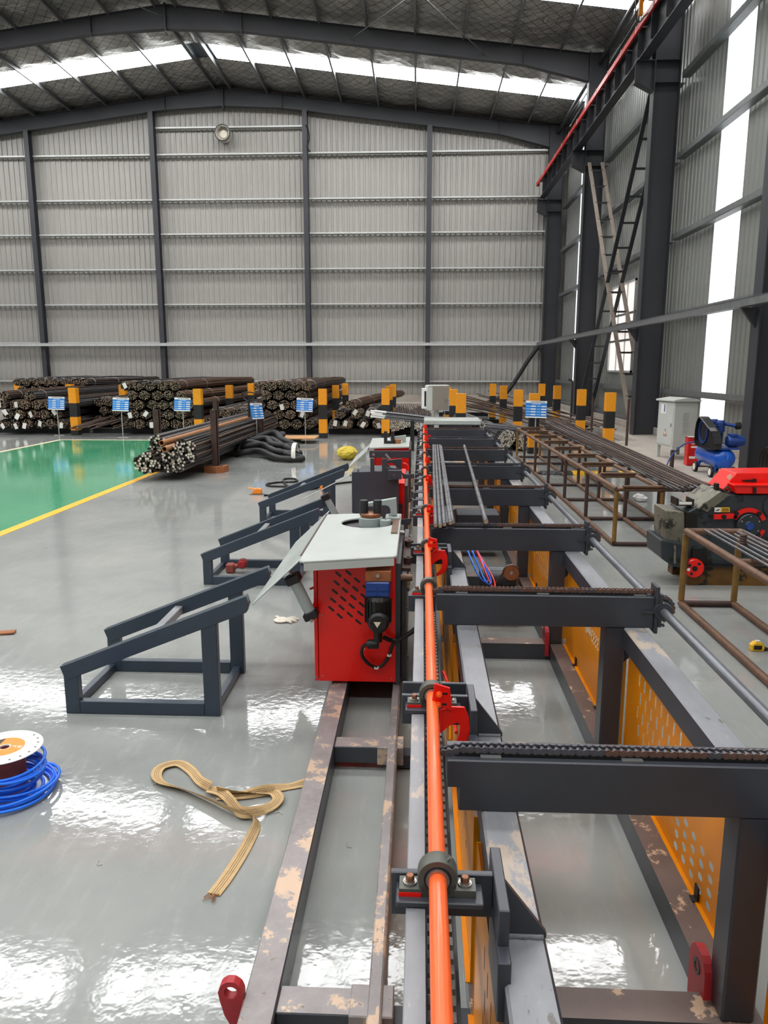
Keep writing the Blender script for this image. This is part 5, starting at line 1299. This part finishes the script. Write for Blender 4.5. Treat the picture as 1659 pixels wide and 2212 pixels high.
# --- hand pallet truck with a board behind the rack
p = atz(510, 930, 0); p = Vector((-4.0, 17.9, 0))
root = thing('pallet_truck', 'black hand pallet truck handle standing behind the post rack', 'pallet truck', p)
MB().cyl((p.x, p.y, .12), (p.x, p.y, 1.0), .025, 10).build('handle_shaft', 'black', root, smooth=40)
MB().tube(spline([(p.x, p.y, .98), (p.x - .13, p.y, 1.06), (p.x - .14, p.y, 1.16), (p.x, p.y, 1.19), (p.x + .14, p.y, 1.16), (p.x + .13, p.y, 1.06)], 6, True), .015, 8, closed=True).build('grip_loop', 'black', root, smooth=60)
MB().box(p.x + .05, p.x + 1.25, p.y - .26, p.y - .1, .06, .11).build('fork', 'black', root); MB().box(p.x + .05, p.x + 1.25, p.y + .1, p.y + .26, .06, .11).build('fork', 'black', root)
MB().lathe([(.03, -.06), (.08, -.06), (.08, .06), (.03, .06)], (p.x, p.y, .08), 'y', 16, True).build('wheel', 'rust_dark', root)
solo(MB().box(p.x + .3, p.x + 1.6, p.y - .35, p.y + .5, .112, .135), 'plywood_board', 'wood', 'pale plywood board lying on the pallet truck forks', 'board', loc=(p.x + .9, p.y, .112))

# ================================================================== things on the conveyor
lab = 'grey ribbed rebar lying lengthwise on the conveyor chains next to the orange pipe'
def rebar(p, q, r, label, group, mt='rebar_grey', ribs=True):
    p = Vector(p); q = Vector(q); root = thing('rebar', label, 'rebar', p, 0, group)
    MB().tube([p, q], r, 8).build('bar', mt, root, smooth=50)
    L = (q - p).length; d = (q - p) / L
    mb = MB()
    n = int(L / .25)
    for k in range(n): mb.tube([p + d * (k * .25 + .05), p + d * (k * .25 + .07)], r * 1.1, 8)
    mb.build('ribs', mt, root, kind='stuff', smooth=50)
    MB().tube([p - d * .002, p], r * .9, 8).build('cut_end', 'rebar_end', root)
    return root
ZC = .815 + .017 + .009
for k, (x0, y0, x1, y1) in enumerate(((941, 1135, 936, 962), (951, 1136, 940, 962), (960, 1133, 945, 962), (973, 1130, 950, 962), (978, 1128, 953, 964))):
    a = atz(x0, y0, ZC + .02); b_ = atz(x1, y1, ZC + .02); rebar(a, b_, .0125, lab, 'rebars on the conveyor')
rebar(atz(1050, 1127, ZC + .02), atz(1003, 963, ZC + .02), .015, 'single grey rebar lying apart from the others across the conveyor chains', None)

# ================================================================== brown tubular racks
def tube_rack(name, label, xs, y0, y1, zt, posts_y, cross_y, r=.024, plates=True):
    root = thing(name, label, 'rack', ((xs[0] + xs[-1]) / 2, (y0 + y1) / 2, 0))
    for x in xs:
        MB().cyl((x, y0, zt), (x, y1, zt), r, 12).build('top_rail', 'rust_pipe', root, smooth=40)
        MB().cyl((x, y0, r), (x, y1, r), r, 12).build('bottom_rail', 'rust_pipe', root, smooth=40)
        for y in posts_y: MB().cyl((x, y, 2 * r), (x, y, zt - r), r * .9, 10).build('upright', 'ochre_pipe' if y in (y0, y1) else 'rust_dark', root, smooth=40)
    for y in posts_y:
        MB().cyl((xs[0], y, r), (xs[-1], y, r), r * .9, 10).build('bottom_cross', 'rust_dark', root, smooth=40)
    for y in cross_y:
        MB().cyl((xs[0], y, zt), (xs[-1], y, zt), r * .9, 10).build('top_cross', 'rust_pipe', root, smooth=40)
        if plates: MB().box(xs[0] + .06, xs[0] + (xs[-1] - xs[0]) * .55, y - .03, y + .03, zt + r * .8, zt + r * 1.5).build('rest_plate', 'rust_pipe', root)
    return root
tube_rack('tubular_rack', 'long rusty brown tubular rack with many cross rails under loose rebars', [1.97, 2.42, 2.80], 7.45, 15.0, .575, [7.45, 8.75, 10.05, 11.35, 12.65, 13.95, 15.0], [7.45, 8.4, 9.35, 10.3, 11.25, 12.2, 13.2, 14.1, 15.0])
rr = random.Random(14)
for k in range(22):
    x0 = 2.42 + .018 * k + rr.uniform(-.01, .01); y0 = 7.0 + .012 * k + rr.uniform(-.05, .1)
    a = Vector((x0, y0, .625 + .016 * (k % 3))); b_ = Vector((2.55 + .035 * k * .8 + rr.uniform(-.1, .1), 16.6 + rr.uniform(-.8, .8), .62 + .02 * (k % 3)))
    solo(MB().tube([a, a.lerp(b_, .3), a.lerp(b_, .6) + Vector((0, 0, -.01)), b_], .010, 6), 'long_bar', ('rebar_dark', 'rebar_grey', 'rebar_brown')[k % 3], 'thin dark rebar in the fan lying along the long tubular rack', 'rebar', 'rebars on the long tubular rack', loc=a, smooth=60)
tube_rack('tubular_rack', 'short rusty tubular rack holding grey rods beside the cutting machine', [1.975, 2.36], 2.6, 5.5, .575, [5.5, 4.0, 2.6], [5.5, 4.6, 3.6, 2.6], .025, False)
solo(MB().tube([(2.12 + .0, 4.88, .602 + .008 * k) for k in range(12)], [.02 if k % 2 else .024 for k in range(12)], 10), 'coil_spring', 'rust_dark', 'rusty stub standing upright on the short tubular rack', 'stub', loc=(2.12, 4.88, .60))
rr = random.Random(15)
for k in range(12):
    x0 = 2.06 + .026 * k; y0 = 5.15 + rr.uniform(-.3, .25)
    a = Vector((x0, y0, .612 + .014 * (k % 2))); b_ = Vector((x0 + .02 + rr.uniform(-.02, .02), 2.3, .612 + .014 * (k % 2)))
    solo(MB().tube([a, b_], .0085, 8), 'steel_rod', 'rebar_grey', 'smooth grey steel rod lying on the short tubular rack', 'rod', 'rods on the short tubular rack', loc=a, smooth=60)

# ================================================================== rebar cutting machine
Yc = 6.1
cm_ = thing('cutting_machine', 'grimy black rebar cutting machine with red guard and red pulley', 'machine', (2.6, Yc + .3, 0))
def cp_(px, y0, y1, nm, mt, par=cm_, **kw): return MB().prism(plate_px(px, Yc), 'y', Yc + y0, Yc + y1).build(nm, mt, par, **kw)
cp_([(1503, 1097), (1527, 1105), (1577, 1069), (1740, 1068), (1740, 1212), (1700, 1220), (1484, 1220), (1484, 1108)], 0, .42, 'gear_housing', 'cutter_body', bevel=.006)
cp_([(1503, 1099), (1527, 1106), (1577, 1070), (1556, 1061)], -.01, .40, 'slant_cover', 'cutter_plate', bevel=.004)
cp_([(1437, 1101), (1478, 1106), (1478, 1175), (1437, 1172)], -.02, .30, 'blade_block', 'cutter_plate', bevel=.008)
cp_([(1420, 1160), (1452, 1166), (1478, 1172), (1478, 1222), (1446, 1218), (1420, 1200)], -.10, .30, 'lower_jaw', 'cutter_body', bevel=.008)
cp_([(1446, 1172), (1450, 1172), (1450, 1210), (1446, 1210)], -.115, -.10, 'jaw_face', 'cutter_plate')
cp_([(1478, 1105), (1503, 1108), (1503, 1150), (1478, 1150)], -.03, .2, 'blade_slot', 'grease_black')
bx = aty(1485, 1090, Yc)
MB().box(bx.x - .07, bx.x + .07, Yc + .05, Yc + .2, bx.z - .02, bx.z - .01).box(bx.x - .07, bx.x - .055, Yc + .05, Yc + .2, bx.z - .01, bx.z + .04).box(bx.x + .055, bx.x + .07, Yc + .05, Yc + .2, bx.z - .01, bx.z + .035).build('oil_tray', 'grease_black', cm_)
MB().box(bx.x - .05, bx.x + .05, Yc + .04, Yc + .05, bx.z - .008, bx.z + .012).build('oil_level', 'paper', cm_)
c = aty(1617, 1135, Yc - .02)
fl_ = MB().lathe([(.0, -.03), (.035, -.03), (.04, -.025), (.09, -.022), (.098, -.015), (.098, .01), (0, .01)], c, 'y', 32).build('bearing_flange', 'cutter_body', cm_, smooth=35)
MB().lathe([(0, -.034), (.032, -.034), (.034, -.028)], c, 'y', 20).build('flange_cap', 'blue_gear', fl_)
for k in range(6):
    a = PI / 6 + PI * k / 3; MB().lathe([(0, -.032), (.008, -.032), (.008, -.02)], (c.x + .078 * math.cos(a), c.y, c.z + .078 * math.sin(a)), 'y', 6).build('flange_bolt', 'steel_bare', fl_)
def arcband(a0, a1, r0, r1, n=14):
    P = [(c.x + r1 * math.cos(a0 + (a1 - a0) * t / n), c.z + r1 * math.sin(a0 + (a1 - a0) * t / n)) for t in range(n + 1)] + [(c.x + r0 * math.cos(a1 - (a1 - a0) * t / n), c.z + r0 * math.sin(a1 - (a1 - a0) * t / n)) for t in range(n + 1)]
    return MB().prism(P, 'y', Yc - .02, Yc)
for (a0, a1) in ((.35, 2.7), (-2.0, -.3)): arcband(a0, a1, .108, .142).build('red_band', 'red', cm_)
cp_([(1540, 1111), (1590, 1108), (1590, 1119), (1540, 1121)], -.02, 0, 'red_band', 'red')
cp_([(1565, 1145), (1590, 1146), (1588, 1152), (1565, 1150)], -.02, 0, 'red_band', 'red')
for (x, y) in ((1536, 1116), (1563, 1116), (1590, 1109), (1639, 1109), (1637, 1155)):
    q = aty(x, y, Yc - .02); MB().lathe([(0, -.02), (.018, -.02), (.018, .0)], q, 'y', 6).build('housing_bolt', 'grease_black', cm_)
q = aty(1672, 1095, Yc - .005); MB().lathe([(0, -.01), (.085, -.01), (.09, 0)], q, 'y', 28).build('side_cover', 'cutter_body', cm_)
st_ = cp_([(1543, 1096), (1576, 1096), (1576, 1106), (1543, 1106)], -.004, -.001, 'warning_sticker', 'tape_yellow'); 
cp_([(1543, 1096), (1556, 1096), (1556, 1106), (1543, 1106)], -.0055, -.004, 'sticker_pictogram', 'paper', st_)
cp_([(1546, 1102), (1553, 1099), (1554, 1101), (1547, 1104)], -.0065, -.0055, 'sticker_mark', 'black', st_)
for k in range(3): cp_([(1559, 1098 + 2.6 * k), (1574, 1098 + 2.6 * k), (1574, 1099.3 + 2.6 * k), (1559, 1099.3 + 2.6 * k)], -.005, -.004, 'sticker_print', 'black', st_)
# red guard and tool box on top
gd = cp_([(1561, 1056), (1573, 1060), (1602, 1026), (1740, 1024), (1740, 1060), (1660, 1063), (1575, 1064)], .10, .42, 'belt_guard', 'red', bevel=.01)
cp_([(1581, 1034), (1589, 1028), (1593, 1034), (1586, 1041)], .094, .10, 'data_plate', 'hole_light', gd)
cp_([(1614, 1041), (1638, 1040), (1638, 1038), (1645, 1038), (1645, 1045), (1638, 1045), (1614, 1043)], .09, .10, 'guard_handle', 'black', gd)
tbx = cp_([(1584, 1049), (1740, 1049), (1740, 1067), (1588, 1066)], -.02, .12, 'tool_box', 'red', bevel=.006)
cp_([(1583, 1046), (1740, 1046), (1740, 1050), (1583, 1050)], -.03, .12, 'box_lid', 'red', tbx, bevel=.003)
cp_([(1624, 1052), (1630, 1052), (1630, 1065), (1624, 1065)], -.035, -.02, 'latch', 'black', tbx)
q = aty(1571, 1058, Yc + .02); MB().lathe([(.016, -.008), (.028, -.008), (.028, .008), (.016, .008)], q, 'y', 18, True).build('lifting_eye', 'rust_dark', cm_, smooth=40)
cp_([(1554, 1048), (1560, 1047), (1560, 1064), (1554, 1064)], .06, .12, 'post_knob', 'grease_black')
# pulley, stand and floor beams
q = aty(1499, 1227, Yc - .06)
pu = MB().lathe([(.02, -.02), (.07, -.02), (.078, -.012), (.078, .03), (.07, .035), (.02, .035)], q, 'y', 30, True).build('pulley', 'red', cm_, smooth=35)
MB().lathe([(0, -.024), (.022, -.024), (.022, .03)], q, 'y', 14).build('hub', 'grease_black', pu)
for a, m in ((.9, 'black'), (2.6, 'black'), (4.2, 'black'), (3.3, 'white')): MB().lathe([(0, -.0225), (.013, -.0225), (.013, -.02)], (q.x + .05 * math.cos(a), q.y, q.z + .05 * math.sin(a)), 'y', 12).build('pulley_hole', m, pu)
cp_([(1520, 1218), (1548, 1218), (1546, 1238), (1540, 1238), (1538, 1272), (1522, 1272)], 0, .3, 'pedestal', 'grease_black')
x0 = aty(1480, 1300, Yc).x; x1 = 3.6
MB().box(x0, x1, Yc - .02, Yc + .10, 0, .16).build('floor_beam', 'ochre_beam', cm_); MB().box(x0 - .02, x1, Yc - .05, Yc + .13, .16, .175).build('beam_flange', 'grease_black', cm_)
MB().box(x0 - .02, x1, Yc + .30, Yc + .42, 0, .16).build('floor_beam', 'ochre_beam', cm_); MB().box(x0 - .03, x1, Yc + .27, Yc + .45, .16, .175).build('beam_flange', 'grease_black', cm_)
MB().box(x0 + .02, x0 + .14, Yc - .02, Yc + .42, .175, .30).build('beam_stub', 'grease_black', cm_)
MB().box(2.9, 3.5, Yc + .02, Yc + .40, .175, aty(1700, 1210, Yc).z).build('motor_base', 'grease_black', cm_)

# ================================================================== on the plinth: cabinet, drum, compressor
root = thing('power_cabinet', 'pale grey electrical cabinet on legs with a warning triangle on its door', 'cabinet', (4.66, 13.85, .15), .2)
def L(mb, nm, mt, par=None, **kw): return mb.build(nm, mt, par or root, local=True, **kw)
L(MB().box(-.22, .22, -.28, .28, .22, 1.02), 'body', 'cabinet_white', bevel=.006)
L(MB().prism([(-.26, 1.02), (.25, 1.02), (.25, 1.05), (.0, 1.09), (-.26, 1.05)], 'y', -.32, .32), 'roof', 'cabinet_white', bevel=.004)
for (x, y) in ((-.19, -.25), (.19, -.25), (-.19, .25), (.19, .25)): L(MB().box(x - .03, x + .03, y - .03, y + .03, 0, .22), 'leg', 'cabinet_white')
L(MB().box(-.19, .19, -.27, -.25, .06, .09), 'leg_brace', 'cabinet_white')
dr = L(MB().box(-.228, -.22, -.25, .25, .25, 1.0), 'door', 'cabinet_white', bevel=.002)
MB().box(-.236, -.228, -.215, -.20, .58, .64).build('lock', 'steel_bare', dr, local=True)
MB().prism([(-.02 + .055, .44), (-.02 - .055, .44), (-.02, .55)], 'x', -.2285, -.2295).build('warning_triangle', 'red_dark', dr, local=True)
MB().prism([(-.02 + .04, .448), (-.02 - .04, .448), (-.02, .532)], 'x', -.2295, -.230).build('triangle_field', 'cream', dr, local=True)
MB().prism([(-.025, .515), (-.012, .515), (-.02, .49), (-.01, .49), (-.028, .455), (-.022, .482), (-.033, .482)], 'x', -.230, -.2305).build('lightning_mark', 'red_dark', dr, local=True)
wt = text_mesh('\u6709\u7535\u5371\u9669', .035, 'warning_text', 'red_dark', .0003); share(wt, 'warning_text', dr, (-.2292, -.02, .41), (PI / 2, 0, -PI / 2))
MB().box(-.2305, -.228, .0, .17, .80, .97).build('taped_notice', 'paper', dr, local=True); MB().box(-.232, -.2305, .03, .06, .83, .96).build('notice_print', 'blue_gear', dr, local=True)
for k in range(14): L(MB().box(-.06, .05, -.286, -.279, .46 + .028 * k, .472 + .028 * k), 'louvre', 'cabinet_white')
root = thing('oil_drum', 'red square oil tin with a dark spout lid next to the compressor', 'tin', (4.60, 12.80, .15), -.1)
L(MB().box(-.11, .11, -.11, .11, 0, .47), 'body', 'conductor_red', bevel=.012); L(MB().box(-.112, .112, -.112, .112, .455, .475), 'rim', 'red_dark'); L(MB().box(-.1, .1, -.1, .1, .47, .478), 'lid', 'cabinet_white')
for (z, h) in ((.30, .03), (.36, .012)): L(MB().box(-.06, .07, -.114, -.1105, z, z + h), 'print_band', 'cream')
L(MB().box(-.08, .02, -.114, -.1105, .12, .16), 'print_band', 'cream')
# compressor
root = thing('air_compressor', 'blue wheeled air compressor with black belt guard on the concrete plinth', 'compressor', (4.52, 11.65, .15))
cx, cz, yA, yB = 4.53, .43, 11.28, 12.1; rT = .155
MB().lathe([(0, yA - .07), (.06, yA - .065), (.11, yA - .045), (.145, yA - .015), (rT, yA + .03), (rT, yB - .03), (.145, yB + .015), (.11, yB + .045), (0, yB + .07)], (cx, 0, cz), 'y', 28).build('tank', 'blue', root, smooth=50)
for (x, y) in ((cx - .16, 11.36), (cx + .16, 11.36), (cx - .16, 12.0), (cx + .16, 12.0)):
    wl_ = MB().lathe([(.03, -.02), (.075, -.02), (.08, -.012), (.08, .012), (.075, .02), (.03, .02)], (x, y, .23), 'x', 22, True).build('wheel', 'black', root, smooth=40)
    MB().lathe([(0, -.024), (.052, -.024), (.055, -.015), (.055, .015), (.052, .024), (0, .024)], (x, y, .23), 'x', 20).build('wheel_disc', 'cream', wl_, smooth=40)
for y in (11.36, 12.0):
    MB().cyl((cx - .18, y, .23), (cx + .18, y, .23), .01, 8).build('axle', 'chain_dark', root)
    for s in (-1, 1): MB().bar((cx + s * .12, y, .23), (cx + s * .09, y, .33), .04, .012, (0, 1, 0)).build('tank_foot', 'blue', root)
MB().box(cx - .15, cx + .18, 11.22, 11.95, .575, .60).build('top_plate', 'blue_gear', root)
# belt guard: rounded triangle outline with flat rim, mesh face
gd = [(11.98, .64), (11.98, .80), (11.95, .92), (11.88, 1.0), (11.78, 1.02), (11.70, 1.0), (11.32, .84), (11.22, .76), (11.18, .66), (11.22, .58), (11.40, .56), (11.85, .57), (11.94, .59)]
gX = cx - .185
MB().prism(gd, 'x', gX + .02, gX + .07).build('guard_back', 'black', root)
g_ = MB(); n = len(gd)
for i in range(n):
    a, b_ = gd[i], gd[(i + 1) % n]; g_.bar((gX + .025, a[0], a[1]), (gX + .025, b_[0], b_[1]), .012, .11, (1, 0, 0))
gr_ = g_.build('guard_rim', 'black', root)
MB().bar((gX + .0, 11.80, 1.022), (gX + .0, 11.30, .84), .10, .008, (0, .4, 1)).build('chrome_edge', 'steel_bare', gr_)
for k in range(8): MB().bar((gX + .018, 11.92 - .08 * k, .58), (gX + .018, 11.92 - .08 * k, .95 - .03 * max(0, k - 2)), .004, .004).build('guard_wire', 'chain_dark', gr_)
MB().lathe([(.16, -.012), (.18, -.012), (.18, .012), (.16, .012)], (gX + .012, 11.74, .80), 'x', 28, True).build('flywheel', 'blue_gear', root)
mo = MB().lathe([(0, 0), (.075, .01), (.082, .03), (.082, .22), (.07, .25), (0, .25)], (cx + .02, 11.34, .69), 'x', 22).build('motor', 'blue_gear', root, smooth=40)
for k in range(8): a = 2 * PI * k / 8; MB().bar((cx + .06, 11.34 + .083 * math.cos(a), .69 + .083 * math.sin(a)), (cx + .22, 11.34 + .083 * math.cos(a), .69 + .083 * math.sin(a)), .008, .012, (0, math.cos(a), math.sin(a))).build('fin', 'blue_gear', mo)
MB().box(cx + .05, cx + .17, 11.29, 11.39, .765, .80).build('terminal_box', 'blue_gear', mo, bevel=.005)
pu = MB().box(cx - .08, cx + .10, 11.66, 11.84, .60, .80).build('pump_block', 'blue_gear', root, bevel=.02)
for y in (11.60, 11.86):
    MB().lathe([(.06, 0), (.06, .16), (.05, .18), (0, .18)], (cx + .02, y, .80), 'z', 16).build('pump_head', 'blue_gear', pu, smooth=30)
    for k in range(4): MB().lathe([(.058, -.006), (.072, -.006), (.072, .006), (.058, .006)], (cx + .02, y, .83 + .035 * k), 'z', 18, True).build('cooling_fin', 'blue_gear', pu)
MB().cyl((cx + .06, 11.6, .93), (cx + .22, 11.55, .90), .025, 12).build('intake_pipe', 'blue_gear', root, smooth=40)
MB().lathe([(.03, 0), (.055, .01), (.055, .07), (.03, .08)], (cx + .22, 11.55, .90), 'x', 18).build('air_filter', 'black', root, smooth=40)
pts = [(cx - .1, 11.9, .62), (cx - .3, 12.1, .58), (cx - .45, 12.2, .40), (cx - .55, 12.15, .22), (4.05, 12.1, .16), (3.95, 12.1, .02)]
solo(MB().tube(spline(pts, 8), .011, 8), 'air_line', 'blue_gear', 'thin blue air line leaving the compressor over the plinth edge', 'hose', loc=pts[-1], smooth=60)
solo(MB().box(5.72, 5.78, 12.4, 12.75, .75, 1.0), 'wall_switch_box', 'galv_dull', 'small grey switch box on the wall girt above the compressor', 'electrical box', loc=(5.75, 12.55, .75), bevel=.01)
# stub posts, bent standpipe, coil at the column
for (px, y0_, y1_, lab) in ((1449, 972, 1030, 'short rusty stub post standing at the plinth edge'), (1352, 862, 978, 'tall thin rusty pole standing near the far striped post'), (1276, 858, 955, 'thin rusty pole standing beside the bent standpipe')):
    b_ = atz(px, y1_, 0); t = aty(px + 1, y0_, b_.y)
    solo(MB().tube([b_, Vector((b_.x, b_.y, t.z))], .035 if px == 1449 else .028, 8), 'steel_pole', 'rust_dark', lab, 'pole', loc=b_, smooth=60)
b_ = atz(1232, 925, 0); t = aty(1233, 822, b_.y)
solo(MB().tube(spline([b_, (b_.x, b_.y, 1.0), (b_.x, b_.y, t.z - .1), (b_.x - .03, b_.y, t.z), (b_.x - .12, b_.y, t.z + .03)], 6), .03, 8), 'standpipe', 'steel_dark', 'dark standpipe with bent top near the gable corner column', 'pipe', loc=b_, smooth=60)
cc_ = Vector((5.0, 11.0, .15))
root = thing('cable_coil', 'coil of dark cable leaning at the foot of the near column', 'cable', cc_)
for k in range(5): MB().tube([(5.0 + .03 * k, 11.0 + (.22 + .01 * k) * math.cos(t), .40 + (.23 + .01 * k) * math.sin(t)) for t in [2 * PI * j / 28 for j in range(28)]], .012, 6, closed=True).build('cable_loop', 'rust_dark' if k % 2 else 'black', root, smooth=60)
# yellow and black cable protector across the aisle
for k, (px0, px1, py) in enumerate(((1205, 1230, 1024), (1232, 1262, 1026), (1345, 1385, 1034))): pass
p0 = atz(1200, 1024, 0)
for k in range(6):
    x0 = p0.x - .25 + k * .26
    root = thing('cable_ramp', 'yellow section of the rubber cable ramp on the aisle floor' if k in (2, 3, 5) else 'black section of the rubber cable ramp on the aisle floor', 'cable ramp', (x0 + .13, p0.y, 0), 0, 'yellow cable ramp sections' if k in (2, 3, 5) else 'black cable ramp sections')
    mt = 'tape_yellow' if k in (2, 3, 5) else 'black_board'
    MB().prism([(p0.y - .15, 0), (p0.y + .15, 0), (p0.y + .07, .05), (p0.y - .07, .05)], 'x', x0, x0 + .255).build('ramp_body', mt, root, bevel=.005)
    for j in range(3): MB().bar((x0 + .04 + .08 * j, p0.y - .13, .018), (x0 + .07 + .08 * j, p0.y - .08, .046), .02, .006).build('tread_rib', mt, root)
# grey channel lying on the floor by the plinth
a = atz(1465, 1015, .03); b_ = atz(1545, 1055, .03)
solo(MB().bar(a, b_, .16, .06), 'steel_channel', 'machine', 'dark grey steel channel lying on the floor along the plinth', 'channel', loc=(a.x, a.y, 0))
p = atz(1387, 1082, 0)
root = thing('crumpled_bag', 'crumpled clear plastic bag under the long tubular rack', 'bag', p)
rr = random.Random(8)
for k in range(5):
    mb = MB(); q = (p.x + rr.uniform(-.08, .08), p.y + rr.uniform(-.05, .05), 0); prof = [(0, 0), (.07 * rr.uniform(.7, 1), .01), (.08 * rr.uniform(.7, 1), .05), (.05, .09 * rr.uniform(.7, 1)), (0, .1)]
    mb.lathe(prof, q, 'z', 7).build('fold', 'glass_pale', root)
